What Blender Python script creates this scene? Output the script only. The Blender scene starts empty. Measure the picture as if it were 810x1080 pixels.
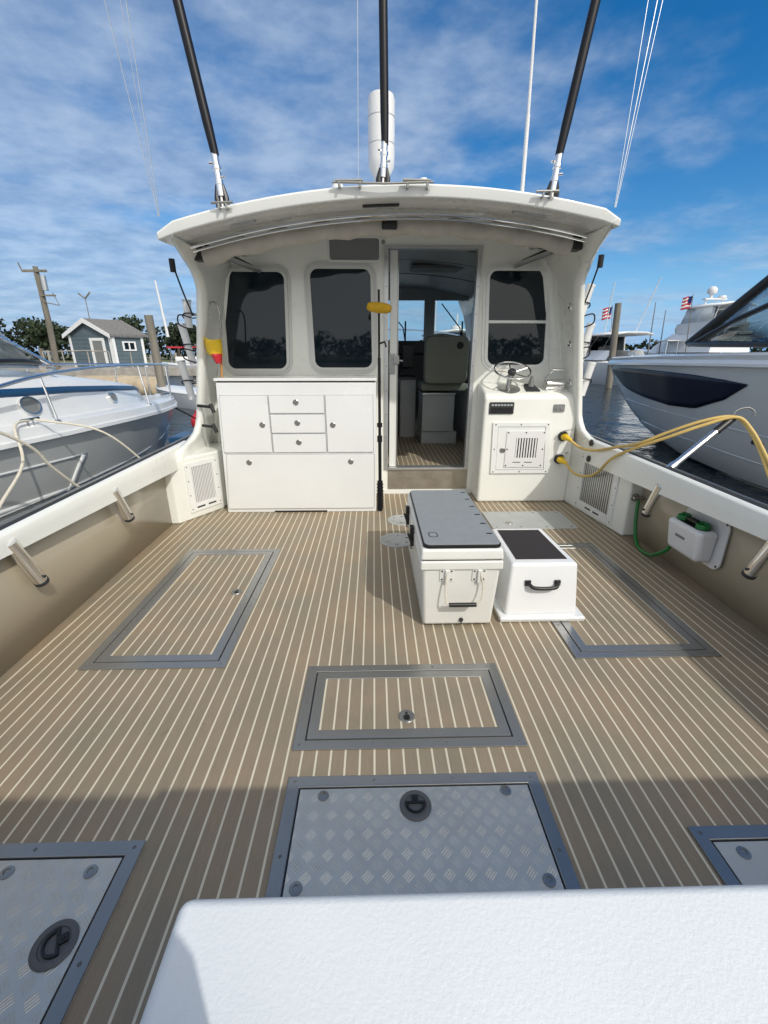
import bpy, bmesh, math, random
from mathutils import Vector, Matrix
random.seed(7)
R = math.radians
SC = bpy.context.scene
COL = SC.collection

# ------------------------------------------------------------------ camera, sky, sun, exposure
cam = bpy.data.cameras.new('camera'); cam_o = bpy.data.objects.new('camera', cam); COL.objects.link(cam_o)
cam_o.location = (0, 0, 1.5)
cam_o.rotation_euler = (R(90 - 20.15), 0, R(-1.30))
cam.sensor_fit = 'HORIZONTAL'; cam.sensor_width = 36; cam.lens = 20.22
cam.clip_start = 0.02; cam.clip_end = 3000
SC.camera = cam_o

SUN_DIR = Vector((.33, -.48, .52)).normalized()
SUN_EL = math.asin(SUN_DIR.z)
W = bpy.data.worlds.new('World'); SC.world = W; W.use_nodes = True
def build_world():
    nt = W.node_tree; N = nt.nodes; L = nt.links; N.clear()
    out = N.new('ShaderNodeOutputWorld'); bg = N.new('ShaderNodeBackground'); L.new(bg.outputs[0], out.inputs[0])
    sky = N.new('ShaderNodeTexSky'); sky.sky_type = 'NISHITA'; sky.sun_disc = False
    sky.sun_elevation = SUN_EL; sky.sun_rotation = math.atan2(SUN_DIR.x, SUN_DIR.y)
    sky.air_density = 1.0; sky.dust_density = 0.0; sky.ozone_density = 4.0
    hs = N.new('ShaderNodeHueSaturation'); hs.inputs['Saturation'].default_value = 1.36; hs.inputs["Value"].default_value = 1.15
    L.new(sky.outputs[0], hs.inputs['Color'])
    tc = N.new('ShaderNodeTexCoord'); sp = N.new('ShaderNodeSeparateXYZ'); L.new(tc.outputs['Generated'], sp.inputs[0])
    def m(op, a, b=None, c=None, clamp=False):
        n = N.new('ShaderNodeMath'); n.operation = op; n.use_clamp = clamp
        for i, v in enumerate((a, b, c)):
            if v is None: continue
            if isinstance(v, (int, float)): n.inputs[i].default_value = v
            else: L.new(v, n.inputs[i])
        return n.outputs[0]
    den = m('ADD', m('MAXIMUM', sp.outputs[2], 0.0), 0.13)
    u = m('DIVIDE', sp.outputs[0], den); v = m('DIVIDE', sp.outputs[1], den)
    cb = N.new('ShaderNodeCombineXYZ'); L.new(u, cb.inputs[0]); L.new(m('MULTIPLY', v, 1.15), cb.inputs[1])
    def noise(scale, det, rough, off, dist=0.0):
        mp = N.new('ShaderNodeMapping'); mp.inputs['Location'].default_value = off; mp.inputs['Rotation'].default_value = (0, 0, R(-14))
        L.new(cb.outputs[0], mp.inputs[0])
        n = N.new('ShaderNodeTexNoise'); n.inputs['Scale'].default_value = scale; n.inputs['Detail'].default_value = det
        n.inputs['Roughness'].default_value = rough; n.inputs['Distortion'].default_value = dist
        L.new(mp.outputs[0], n.inputs[0]); return n.outputs[0]
    n1 = noise(1.5, 5, .55, (3.1, 1.2, 0), .25); n2 = noise(4.6, 6, .58, (1, 5, 2)); n3 = noise(.55, 2, .5, (7, 2, 1))
    d = m('ADD', m('ADD', m('MULTIPLY', n1, .64), m('MULTIPLY', n2, .20)), m('MULTIPLY', n3, .42))
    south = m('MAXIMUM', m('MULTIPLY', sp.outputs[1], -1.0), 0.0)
    bias = m('ADD', m('MULTIPLY', m('ADD', m('MULTIPLY', sp.outputs[0], -1.0), 0.10), .12), m('MULTIPLY', south, .34))     # more cloud to port; extra unseen cloud aft added as fill light
    low = m('MULTIPLY', m('MULTIPLY', sp.outputs[0], -1.0, clamp=True), m('SUBTRACT', 1.0, m('MULTIPLY', sp.outputs[2], 2.0), clamp=True))
    d = m('ADD', m('ADD', d, bias), m('MULTIPLY', low, .20))
    mr = N.new('ShaderNodeMapRange'); mr.interpolation_type = 'SMOOTHSTEP'; L.new(d, mr.inputs[0])
    mr.inputs[1].default_value = .46; mr.inputs[2].default_value = .76; mr.inputs[3].default_value = .0; mr.inputs[4].default_value = .72
    cc = N.new('ShaderNodeMix'); cc.data_type = 'RGBA'
    mr2 = N.new('ShaderNodeMapRange'); L.new(n2, mr2.inputs[0]); mr2.inputs[1].default_value = .35; mr2.inputs[2].default_value = .65
    L.new(mr2.outputs[0], cc.inputs[0])
    cc.inputs[6].default_value = (2.7, 3.7, 5.5, 1); cc.inputs[7].default_value = (4.7, 5.7, 7.2, 1)
    mx = N.new('ShaderNodeMix'); mx.data_type = 'RGBA'; L.new(mr.outputs[0], mx.inputs[0]); hz = N.new('ShaderNodeMix'); hz.data_type = 'RGBA'; L.new(m('SUBTRACT', 1.0, m('MULTIPLY', m('MAXIMUM', sp.outputs[2], 0.0), 6.0), clamp=True), hz.inputs[0]); L.new(hs.outputs[0], hz.inputs[6]); hz.inputs[7].default_value = (2.0, 4.5, 8.2, 1)
    L.new(hz.outputs[2], mx.inputs[6])

    wm = N.new('ShaderNodeMix'); wm.data_type = 'RGBA'; L.new(m('MULTIPLY', south, 1.1, clamp=True), wm.inputs[0]); L.new(cc.outputs[2], wm.inputs[6]); wm.inputs[7].default_value = (12.5, 12.3, 11.8, 1)   # unseen cloud on the sun's side, brightened to add neutral fill light
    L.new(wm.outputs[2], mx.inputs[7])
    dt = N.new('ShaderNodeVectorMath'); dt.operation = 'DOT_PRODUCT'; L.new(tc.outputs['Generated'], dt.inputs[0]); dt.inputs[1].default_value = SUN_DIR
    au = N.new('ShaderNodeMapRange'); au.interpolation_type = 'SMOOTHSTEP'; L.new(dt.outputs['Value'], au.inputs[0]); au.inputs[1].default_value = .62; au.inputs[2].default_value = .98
    gl = N.new('ShaderNodeMix'); gl.data_type = 'RGBA'; L.new(au.outputs[0], gl.inputs[0]); L.new(mx.outputs[2], gl.inputs[6]); gl.inputs[7].default_value = (17, 15.6, 13.4, 1)      # bright veil round the sun, out of view, added to warm the shade
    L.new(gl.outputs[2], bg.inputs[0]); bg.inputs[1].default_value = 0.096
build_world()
sun = bpy.data.lights.new('sun', 'SUN'); sun.energy = 2.15; sun.angle = R(1.0); sun.color = (1, .965, .90)
sun_o = bpy.data.objects.new('sun', sun); COL.objects.link(sun_o)
sun_o.rotation_euler = SUN_DIR.to_track_quat('Z', 'Y').to_euler(); sun_o.location = (5, -8, 12)
SC.view_settings.view_transform = 'Standard'; SC.view_settings.look = 'None'; SC.view_settings.exposure = 0.18; SC.view_settings.gamma = 1
SC.view_settings.use_curve_mapping = False

# ------------------------------------------------------------------ materials
def mat(name, col, rough=.5, metal=0, coat=0, spec=.5, var=.0, vscale=6, bump=0, bscale=60, stretch=None, rvar=0, alpha=None):
    m = bpy.data.materials.new(name); m.use_nodes = True; nt = m.node_tree; N = nt.nodes; L = nt.links
    b = N['Principled BSDF']; b.inputs['Base Color'].default_value = (*col, 1); b.inputs['Roughness'].default_value = rough
    b.inputs['Metallic'].default_value = metal; b.inputs['Coat Weight'].default_value = coat; b.inputs['Coat Roughness'].default_value = .06
    b.inputs['Specular IOR Level'].default_value = spec
    tc = N.new('ShaderNodeTexCoord'); mp = N.new('ShaderNodeMapping'); L.new(tc.outputs['Object'], mp.inputs[0])
    if stretch: mp.inputs['Scale'].default_value = stretch
    if var or rvar:
        n = N.new('ShaderNodeTexNoise'); n.inputs['Scale'].default_value = vscale; n.inputs['Detail'].default_value = 6; n.inputs['Roughness'].default_value = .6
        L.new(mp.outputs[0], n.inputs[0])
        r = N.new('ShaderNodeMapRange'); L.new(n.outputs[0], r.inputs[0]); r.inputs[1].default_value = .3; r.inputs[2].default_value = .7
        if var:
            r.inputs[3].default_value = 1 - var; r.inputs[4].default_value = 1 + var
            h = N.new('ShaderNodeMix'); h.data_type = 'RGBA'; h.blend_type = 'MULTIPLY'; h.inputs[0].default_value = 1
            h.inputs[6].default_value = (*col, 1); cc = N.new('ShaderNodeCombineColor')
            for i in range(3): L.new(r.outputs[0], cc.inputs[i])
            L.new(cc.outputs[0], h.inputs[7]); L.new(h.outputs[2], b.inputs['Base Color'])
        if rvar:
            r2 = N.new('ShaderNodeMapRange'); L.new(n.outputs[0], r2.inputs[0]); r2.inputs[1].default_value = .3; r2.inputs[2].default_value = .7
            r2.inputs[3].default_value = max(.02, rough - rvar); r2.inputs[4].default_value = rough + rvar; L.new(r2.outputs[0], b.inputs['Roughness'])
    if bump:
        n = N.new('ShaderNodeTexNoise'); n.inputs['Scale'].default_value = bscale; n.inputs['Detail'].default_value = 3
        L.new(mp.outputs[0], n.inputs[0]); bp = N.new('ShaderNodeBump'); bp.inputs['Strength'].default_value = bump; bp.inputs['Distance'].default_value = .002
        L.new(n.outputs[0], bp.inputs['Height']); L.new(bp.outputs[0], b.inputs['Normal'])
    return m

M = {}
M['gel'] = mat('white_gelcoat', (.76, .775, .76), .28, coat=.3, var=.035, vscale=1.6, rvar=.06)
M['gelwarm'] = mat('cream_gelcoat', (.80, .81, .76), .32, coat=.3, var=.03, vscale=2.5, rvar=.08)
M['cabw'] = mat('cabinet_white', (.73, .745, .745), .24, coat=.35, var=.03, vscale=1.8, rvar=.05)
M['tanw'] = mat('beige_gelcoat', (.42, .365, .27), .28, coat=.4, var=.05, vscale=1.5)
M['ceil'] = mat('ceiling_white', (.62, .62, .57), .4, var=.03)
M['chrome'] = mat('polished_stainless', (.80, .80, .80), .12, metal=1)
M['brushed'] = mat('brushed_stainless', (.34, .34, .325), .27, metal=.7, var=.05, vscale=4)
M['latchg'] = mat('latch_grey', (.10, .105, .11), .5, var=.05)
M['winframe'] = mat('window_frame_grey', (.60, .61, .59), .4)
M['frameal'] = mat('anodized_frame', (.55, .56, .56), .38, metal=.8, var=.04)
M['black'] = mat('black_plastic', (.012, .012, .013), .4)
M['rubber'] = mat('dark_rubber', (.03, .032, .036), .6, var=.1)
M['carbon'] = mat('black_pole', (.006, .006, .009), .42, spec=.3)
M['glassd'] = mat('tinted_glass', (.009, .016, .023), .025, spec=.42)
M['cooler'] = mat('cooler_plastic', (.72, .725, .69), .38, var=.02, bump=.15, bscale=160)
M['cushion'] = mat('grey_foam_pad', (.235, .26, .275), .75, var=.05, vscale=20, bump=.35, bscale=350)
M['antiskid'] = mat('black_antiskid', (.028, .024, .026), .9, var=.25, vscale=180, bump=.8, bscale=400)
M['nonskid'] = mat('white_nonskid', (.72, .745, .745), .5, var=.03, vscale=4, bump=.28, bscale=230)
M['canvas'] = mat('taupe_canvas', (.50, .47, .42), .85, var=.10, vscale=9, bump=.7, bscale=14)
M['greyp'] = mat('grey_panel', (.19, .20, .20), .6, var=.05, vscale=300)
M['yellow'] = mat('yellow_plastic', (.75, .50, .02), .45, var=.06, vscale=8)
M['mustard'] = mat('yellow_fleece', (.55, .33, .015), .8, var=.2, vscale=60, bump=1, bscale=120)
M['red'] = mat('red_plastic', (.5, .02, .03), .4)
M['cord'] = mat('yellow_cord', (.58, .41, .13), .5, var=.12, vscale=5)
M['green'] = mat('green_hose', (.008, .16, .03), .35)
M['white'] = mat('white_plastic', (.72, .72, .72), .35, var=.02)
M['rope'] = mat('white_rope', (.62, .58, .48), .9, var=.15, vscale=60, bump=1, bscale=120)
M['drope'] = mat('black_line', (.012, .012, .014), .8)
M['wood'] = mat('weathered_piling', (.19, .175, .145), .9, var=.3, vscale=5, stretch=(1, 1, .15), bump=1, bscale=20)
M['dock'] = mat('dock_boards', (.34, .32, .29), .9, var=.25, vscale=3)
M['gelgrey'] = mat('grey_hull_paint', (.45, .465, .46), .3, coat=.4, var=.04, vscale=2)
M['gelboat'] = mat('boat_white', (.76, .775, .78), .3, coat=.4, var=.03, vscale=2)
M['hullr'] = mat('boat_light_grey', (.56, .575, .575), .25, coat=.5, var=.03, vscale=1)
M['navy'] = mat('navy_gelcoat', (.003, .006, .022), .3, spec=.25)
M['blue'] = mat('blue_stripe', (.01, .06, .15), .3)
M['siding'] = mat('blue_grey_siding', (.095, .135, .16), .8, var=.08, vscale=4)
M['shingle'] = mat('roof_shingle', (.17, .165, .16), .9, var=.25, vscale=12)
M['tan'] = mat('tan_float', (.45, .37, .26), .8, var=.25, vscale=2)
M['leaf'] = mat('leaf_green', (.026, .043, .016), .8, var=.5, vscale=.5)
M['leafd'] = mat('leaf_dark', (.018, .031, .013), .8, var=.5, vscale=.5)
M['bark'] = mat('bark', (.1, .08, .06), .9, var=.3)
M['land'] = mat('shore_ground', (.13, .14, .08), .95, var=.3, vscale=.2)
M['seat'] = mat('helm_vinyl', (.20, .21, .17), .55, var=.03)
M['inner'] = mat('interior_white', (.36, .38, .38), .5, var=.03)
M['clearv'] = mat('clear_vinyl', (.5, .55, .58), .1)
M['redw'] = mat('flag_red', (.5, .03, .05), .8); M['whitef'] = mat('flag_white', (.75, .75, .75), .8); M['bluef'] = mat('flag_blue', (.02, .03, .15), .8)
M['steelp'] = mat('kick_plate', (.40, .37, .32), .42, metal=.85, var=.12, vscale=9, rvar=.1)

def glass_mat():
    m = bpy.data.materials.new('clear_glass'); m.use_nodes = True; nt = m.node_tree; N = nt.nodes; L = nt.links; N.clear()
    o = N.new('ShaderNodeOutputMaterial'); t = N.new('ShaderNodeBsdfTransparent'); t.inputs[0].default_value = (.80, .85, .86, 1)
    g = N.new('ShaderNodeBsdfGlossy'); g.inputs['Roughness'].default_value = .02; lw = N.new('ShaderNodeLayerWeight'); lw.inputs[0].default_value = .5; f = N.new('ShaderNodeMath'); f.operation = 'POWER'; L.new(lw.outputs['Facing'], f.inputs[0]); f.inputs[1].default_value = 4.0; f.use_clamp = True
    x = N.new('ShaderNodeMixShader'); L.new(f.outputs[0], x.inputs[0]); L.new(t.outputs[0], x.inputs[1]); L.new(g.outputs[0], x.inputs[2]); L.new(x.outputs[0], o.inputs[0])
    return m
M['glass'] = glass_mat()

def nodes_math(nt):
    N = nt.nodes; L = nt.links
    def m(op, a, b=None, c=None, clamp=False):
        n = N.new('ShaderNodeMath'); n.operation = op; n.use_clamp = clamp
        for i, v in enumerate((a, b, c)):
            if v is None: continue
            if isinstance(v, (int, float)): n.inputs[i].default_value = v
            else: L.new(v, n.inputs[i])
        return n.outputs[0]
    return m

def deck_mat(name, pitch=.0577, phase=.049, edge_l=None, edge_r=None):
    m_ = bpy.data.materials.new(name); m_.use_nodes = True; nt = m_.node_tree; N = nt.nodes; L = nt.links; m = nodes_math(nt)
    b = N['Principled BSDF']; tc = N.new('ShaderNodeTexCoord'); sp = N.new('ShaderNodeSeparateXYZ'); L.new(tc.outputs['Object'], sp.inputs[0])
    X = sp.outputs[0]
    t = m('DIVIDE', m('SUBTRACT', X, phase), pitch)
    fr = m('ABSOLUTE', m('SUBTRACT', m('FRACT', m('ADD', t, .5)), .5))
    line = m('LESS_THAN', fr, .068)
    if edge_l is not None:                         # margin boards run along the sides
        inside = m('MULTIPLY', m('GREATER_THAN', X, edge_l), m('LESS_THAN', X, edge_r)); line = m('MULTIPLY', line, inside)
        e1 = m('LESS_THAN', m('ABSOLUTE', m('SUBTRACT', X, edge_l)), .004); e2 = m('LESS_THAN', m('ABSOLUTE', m('SUBTRACT', X, edge_r)), .004)
        line = m('MAXIMUM', line, m('MAXIMUM', e1, e2))
    mp = N.new('ShaderNodeMapping'); mp.inputs['Scale'].default_value = (1, .06, 1); L.new(tc.outputs['Object'], mp.inputs[0])
    n = N.new('ShaderNodeTexNoise'); n.inputs['Scale'].default_value = 220; n.inputs['Detail'].default_value = 3; L.new(mp.outputs[0], n.inputs[0])
    n2 = N.new('ShaderNodeTexNoise'); n2.inputs['Scale'].default_value = 3; n2.inputs['Detail'].default_value = 5; L.new(tc.outputs['Object'], n2.inputs[0])
    wn = N.new('ShaderNodeTexWhiteNoise'); wn.noise_dimensions = '1D'; L.new(m('FLOOR', m('ADD', t, 0.0)), wn.inputs['W'])
    n4 = N.new('ShaderNodeTexNoise'); n4.inputs['Scale'].default_value = 900; n4.inputs['Detail'].default_value = 1; L.new(tc.outputs['Object'], n4.inputs[0])
    k = m('ADD', m('ADD', m('MULTIPLY', m('SUBTRACT', n.outputs[0], .5), .34), m('MULTIPLY', m('SUBTRACT', n2.outputs[0], .5), .32)),
          m('ADD', m('MULTIPLY', m('SUBTRACT', wn.outputs[0], .5), .06), m('MULTIPLY', m('SUBTRACT', n4.outputs[0], .5), .35)))
    n5 = N.new('ShaderNodeTexNoise'); n5.inputs['Scale'].default_value = 14; n5.inputs['Detail'].default_value = 8; n5.inputs['Roughness'].default_value = .7; L.new(tc.outputs['Object'], n5.inputs[0])
    st = N.new('ShaderNodeMapRange'); L.new(n5.outputs[0], st.inputs[0]); st.inputs[1].default_value = .60; st.inputs[2].default_value = .74; st.inputs[3].default_value = 0; st.inputs[4].default_value = -.22
    k = m('ADD', m('ADD', k, 1.0), st.outputs[0])
    L.new(m('ADD', .40, m('MULTIPLY', n2.outputs[0], .30)), b.inputs['Roughness'])
    cc = N.new('ShaderNodeCombineColor')
    for i, v in enumerate((.262, .212, .147)): L.new(m('MULTIPLY', m('ADD', k, m('MULTIPLY', m('SUBTRACT', n2.outputs[0], .5), (.35, 0, -.25)[i])), v), cc.inputs[i])
    mx = N.new('ShaderNodeMix'); mx.data_type = 'RGBA'; L.new(line, mx.inputs[0]); L.new(cc.outputs[0], mx.inputs[6])
    kc = m('ADD', m('MULTIPLY', n2.outputs[0], .3), .75); c2 = N.new('ShaderNodeCombineColor')
    for i, v in enumerate((.72, .66, .51)): L.new(m('MULTIPLY', kc, v), c2.inputs[i])
    L.new(c2.outputs[0], mx.inputs[7]); L.new(mx.outputs[2], b.inputs['Base Color'])
    b.inputs['Specular IOR Level'].default_value = .5
    h = m('ADD', m('MULTIPLY', n.outputs[0], .5), m('MULTIPLY', line, -.6))
    bp = N.new('ShaderNodeBump'); bp.inputs['Strength'].default_value = .5; bp.inputs['Distance'].default_value = .0015; L.new(h, bp.inputs['Height']); L.new(bp.outputs[0], b.inputs['Normal'])
    return m_
M['deck'] = deck_mat('synthetic_teak', edge_l=-1.80, edge_r=2.12)
M['deckin'] = deck_mat('synthetic_teak_inlay')

def tread_mat():
    m_ = bpy.data.materials.new('tread_plate'); m_.use_nodes = True; nt = m_.node_tree; N = nt.nodes; L = nt.links; m = nodes_math(nt)
    b = N['Principled BSDF']; tc = N.new('ShaderNodeTexCoord'); sp = N.new('ShaderNodeSeparateXYZ'); L.new(tc.outputs['Object'], sp.inputs[0])
    P = .063
    u = m('DIVIDE', sp.outputs[0], P); v = m('DIVIDE', sp.outputs[1], P)
    def bars(off, sgn):
        a = m('SUBTRACT', m('FRACT', m('ADD', u, off)), .5); c = m('SUBTRACT', m('FRACT', m('ADD', v, off)), .5)
        al = m('ADD', a, m('MULTIPLY', c, sgn)); ac = m('SUBTRACT', a, m('MULTIPLY', c, sgn))
        inn = m('MULTIPLY', m('LESS_THAN', m('ABSOLUTE', al), .33), m('LESS_THAN', m('ABSOLUTE', ac), .32))
        s = m('ABSOLUTE', m('SUBTRACT', m('FRACT', m('MULTIPLY', m('ADD', ac, .32), 6.25)), .5))
        hgt = m('SUBTRACT', 1.0, m('MULTIPLY', s, 2.6), clamp=True)
        return m('MULTIPLY', inn, hgt)
    hsum = m('MAXIMUM', bars(0, 1), bars(.5, -1))
    n = N.new('ShaderNodeTexNoise'); n.inputs['Scale'].default_value = 500; L.new(tc.outputs['Object'], n.inputs[0])
    n2 = N.new('ShaderNodeTexNoise'); n2.inputs['Scale'].default_value = 6; n2.inputs['Detail'].default_value = 5; L.new(tc.outputs['Object'], n2.inputs[0])
    bp = N.new('ShaderNodeBump'); bp.inputs['Strength'].default_value = 1; bp.inputs['Distance'].default_value = .0011
    L.new(m('ADD', hsum, m('MULTIPLY', n.outputs[0], .06)), bp.inputs['Height']); L.new(bp.outputs[0], b.inputs['Normal'])
    k = m('ADD', m('MULTIPLY', n2.outputs[0], .25), m('ADD', m('MULTIPLY', hsum, .05), .80)); cc = N.new('ShaderNodeCombineColor')
    for i, w_ in enumerate((.62, .625, .59)): L.new(m('MULTIPLY', k, w_), cc.inputs[i])
    L.new(cc.outputs[0], b.inputs['Base Color']); b.inputs['Metallic'].default_value = .45
    L.new(m('SUBTRACT', .42, m('MULTIPLY', hsum, .12)), b.inputs['Roughness'])
    return m_
M['tread'] = tread_mat()
M['plainal'] = mat('stippled_aluminium', (.52, .54, .53), .45, metal=.3, var=.05, vscale=9, bump=.5, bscale=500)
M['greyplate'] = mat('light_grey_plate', (.42, .44, .43), .5, metal=.1, var=.06, vscale=8, bump=.3, bscale=300)

def water_mat():
    m_ = bpy.data.materials.new('harbour_water'); m_.use_nodes = True; nt = m_.node_tree; N = nt.nodes; L = nt.links
    b = N['Principled BSDF']; b.inputs['Base Color'].default_value = (.010, .022, .030, 1); b.inputs['Roughness'].default_value = .04; b.inputs['IOR'].default_value = 1.33
    tc = N.new('ShaderNodeTexCoord'); mp = N.new('ShaderNodeMapping'); mp.inputs['Scale'].default_value = (1, 1.25, 1); L.new(tc.outputs['Object'], mp.inputs[0])
    m = nodes_math(nt); hs = []
    for sc_, d_, w_ in ((.45, 2, 1.0), (1.7, 3, .55), (5.5, 3, .20)):
        n = N.new('ShaderNodeTexNoise'); n.inputs['Scale'].default_value = sc_; n.inputs['Detail'].default_value = d_; n.inputs['Distortion'].default_value = .6
        L.new(mp.outputs[0], n.inputs[0]); hs.append(m('MULTIPLY', n.outputs[0], w_))
    bp = N.new('ShaderNodeBump'); bp.inputs['Strength'].default_value = 1; bp.inputs['Distance'].default_value = .16
    L.new(m('ADD', m('ADD', hs[0], hs[1]), hs[2]), bp.inputs['Height']); L.new(bp.outputs[0], b.inputs['Normal'])
    return m_
M['water'] = water_mat()

# ------------------------------------------------------------------ mesh builder
class Fr:      # local frame on a surface
    def __init__(s, o, u, v, n): s.o = Vector(o); s.u = Vector(u).normalized(); s.v = Vector(v).normalized(); s.n = Vector(n).normalized()
    def p(s, a, b, c=0): return s.o + s.u * a + s.v * b + s.n * c
WF = Fr((0, 0, 0), (1, 0, 0), (0, 1, 0), (0, 0, 1))
class MB:
    def __init__(s): s.v = []; s.f = []; s.mi = []; s.k = 0
    def add(s, vs, fs):
        o = len(s.v); s.v += [tuple(q) for q in vs]; s.f += [tuple(i + o for i in f) for f in fs]; s.mi += [s.k] * len(fs); return s
    def box(s, x0, x1, y0, y1, z0, z1): return s.fbox(WF, x0, x1, y0, y1, z0, z1)
    def fbox(s, F, a0, a1, b0, b1, c0, c1):
        return s.hexa([F.p(a0, b0, c0), F.p(a1, b0, c0), F.p(a1, b1, c0), F.p(a0, b1, c0), F.p(a0, b0, c1), F.p(a1, b0, c1), F.p(a1, b1, c1), F.p(a0, b1, c1)])
    def hexa(s, c):
        return s.add(c, [(0, 3, 2, 1), (4, 5, 6, 7), (0, 1, 5, 4), (1, 2, 6, 5), (2, 3, 7, 6), (3, 0, 4, 7)])
    def prism(s, pts, d):
        d = Vector(d); n = len(pts); a = [Vector(q) for q in pts]; b = [q + d for q in a]
        return s.add(a + b, [tuple(range(n))[::-1], tuple(range(n, 2 * n))] + [(i, (i + 1) % n, n + (i + 1) % n, n + i) for i in range(n)])
    def fprism(s, F, pts2, c0, c1): return s.prism([F.p(a, b, c0) for a, b in pts2], F.n * (c1 - c0))
    def tube(s, pts, r, n=8, caps=True):
        pts = [Vector(q) for q in pts]; m = len(pts); rr = r if isinstance(r, (list, tuple)) else [r] * m
        t0 = (pts[1] - pts[0]).normalized(); up = Vector((0, 0, 1)) if abs(t0.z) < .9 else Vector((1, 0, 0)); a = t0.cross(up).normalized()
        vs = []
        for i, q in enumerate(pts):
            t = (pts[min(i + 1, m - 1)] - pts[max(i - 1, 0)]).normalized(); a = (a - t * a.dot(t)).normalized(); b = t.cross(a)
            for k in range(n):
                th = 2 * math.pi * k / n; vs.append(q + (a * math.cos(th) + b * math.sin(th)) * rr[i])
        fs = [(i * n + k, i * n + (k + 1) % n, (i + 1) * n + (k + 1) % n, (i + 1) * n + k) for i in range(m - 1) for k in range(n)]
        if caps: fs += [tuple(range(n))[::-1], tuple((m - 1) * n + k for k in range(n))]
        return s.add(vs, fs)
    def cyl(s, p, q, r, r2=None, n=20): return s.tube([p, q], [r, r if r2 is None else r2], n)
    def lathe(s, prof, o, axis=(0, 0, 1), n=24):
        ax = Vector(axis).normalized(); a = ax.orthogonal().normalized(); b = ax.cross(a); o = Vector(o); m = len(prof); vs = []
        for r, h in prof:
            for k in range(n):
                th = 2 * math.pi * k / n; vs.append(o + ax * h + (a * math.cos(th) + b * math.sin(th)) * r)
        fs = [(i * n + k, i * n + (k + 1) % n, (i + 1) * n + (k + 1) % n, (i + 1) * n + k) for i in range(m - 1) for k in range(n)]
        fs += [tuple(range(n))[::-1], tuple((m - 1) * n + k for k in range(n))]
        return s.add(vs, fs)
    def grid(s, rows, close=False):
        m = len(rows); n = len(rows[0]); vs = [q for r in rows for q in r]
        fs = [(i * n + k, i * n + (k + 1) % n, (i + 1) * n + (k + 1) % n, (i + 1) * n + k) for i in range(m - 1) for k in range(n if close else n - 1)]
        return s.add(vs, fs)
    def ell(s, c, rx, ry, rz, n=12, m=8):
        c = Vector(c); rows = []
        for i in range(m + 1):
            ph = math.pi * i / m - math.pi / 2; ph = max(-1.5, min(1.5, ph))
            rows.append([c + Vector((rx * math.cos(ph) * math.cos(2 * math.pi * k / n), ry * math.cos(ph) * math.sin(2 * math.pi * k / n), rz * math.sin(ph))) for k in range(n)])
        s.grid(rows, True); o = len(s.v) - len(rows) * n
        s.f += [tuple(o + k for k in range(n))[::-1], tuple(o + m * n + k for k in range(n))]; s.mi += [s.k, s.k]; return s
    def build(s, name, m, parent=None, bevel=0, seg=2, sharp=38, solid=0, loc=None, soffset=-1):
        me = bpy.data.meshes.new(name)
        vs = s.v if loc is None else [tuple(Vector(q) - Vector(loc)) for q in s.v]
        me.from_pydata(vs, [], s.f)
        for mm in (m if isinstance(m, (list, tuple)) else [m]): me.materials.append(mm)
        me.polygons.foreach_set('material_index', s.mi)
        bm = bmesh.new(); bm.from_mesh(me); bmesh.ops.recalc_face_normals(bm, faces=bm.faces)
        if bevel:
            es = [e for e in bm.edges if len(e.link_faces) == 2 and e.calc_face_angle(0) > R(30)]
            bmesh.ops.bevel(bm, geom=es, offset=bevel, segments=seg, affect='EDGES', profile=.5, clamp_overlap=True)
        for f in bm.faces: f.smooth = True
        for e in bm.edges:
            if len(e.link_faces) == 2 and e.calc_face_angle(0) > R(sharp): e.smooth = False
        bm.to_mesh(me); bm.free()
        o = bpy.data.objects.new(name, me); COL.objects.link(o)
        if loc is not None: o.location = loc
        if parent is not None:
            o.parent = parent
            if loc is not None or parent.location.length > 0:
                pw = Vector((0, 0, 0)); q = parent
                while q is not None: pw = pw + q.location; q = q.parent
                o.location = (Vector(loc) if loc is not None else Vector((0, 0, 0))) - pw
        if solid:
            sm = o.modifiers.new('solid', 'SOLIDIFY'); sm.thickness = solid; sm.offset = soffset
        if bevel: o.modifiers.new('wn', 'WEIGHTED_NORMAL').keep_sharp = True
        return o
def thing(name, label, cat, loc, group=None):
    o = bpy.data.objects.new(name, None); COL.objects.link(o); o.location = loc; o.empty_display_size = .1
    o['label'] = label; o['category'] = cat
    if group: o['group'] = group
    return o
def tag(o, label, cat, group=None):
    o['label'] = label; o['category'] = cat
    if group: o['group'] = group
    return o
def struct(o): o['kind'] = 'structure'; return o
def copy_tree(o, parent=None):
    c = o.copy(); COL.objects.link(c)
    if parent is not None: c.parent = parent
    for ch in list(o.children): copy_tree(ch, c)
    return c
def lerp(x, pts):
    if x <= pts[0][0]: return pts[0][1]
    for (a, b), (c, d) in zip(pts, pts[1:]):
        if x <= c: return b + (d - b) * (x - a) / (c - a)
    return pts[-1][1]
def spline(pts, n=8):
    P = [Vector(q) for q in pts]; P = [P[0] * 2 - P[1]] + P + [P[-1] * 2 - P[-2]]; out = []
    for i in range(1, len(P) - 2):
        for k in range(n):
            t = k / n; a, b, c, d = P[i - 1:i + 3]
            out.append(.5 * ((2 * b) + (c - a) * t + (2 * a - 5 * b + 4 * c - d) * t * t + (3 * b - a - 3 * c + d) * t ** 3))
    out.append(P[-2]); return out
def rrect(x0, x1, y0, y1, r, n=5):
    out = []
    for cx, cy, a0 in ((x1 - r, y0 + r, -90), (x1 - r, y1 - r, 0), (x0 + r, y1 - r, 90), (x0 + r, y0 + r, 180)):
        for k in range(n + 1): a = R(a0 + 90 * k / n); out.append((cx + r * math.cos(a), cy + r * math.sin(a)))
    return out
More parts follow.
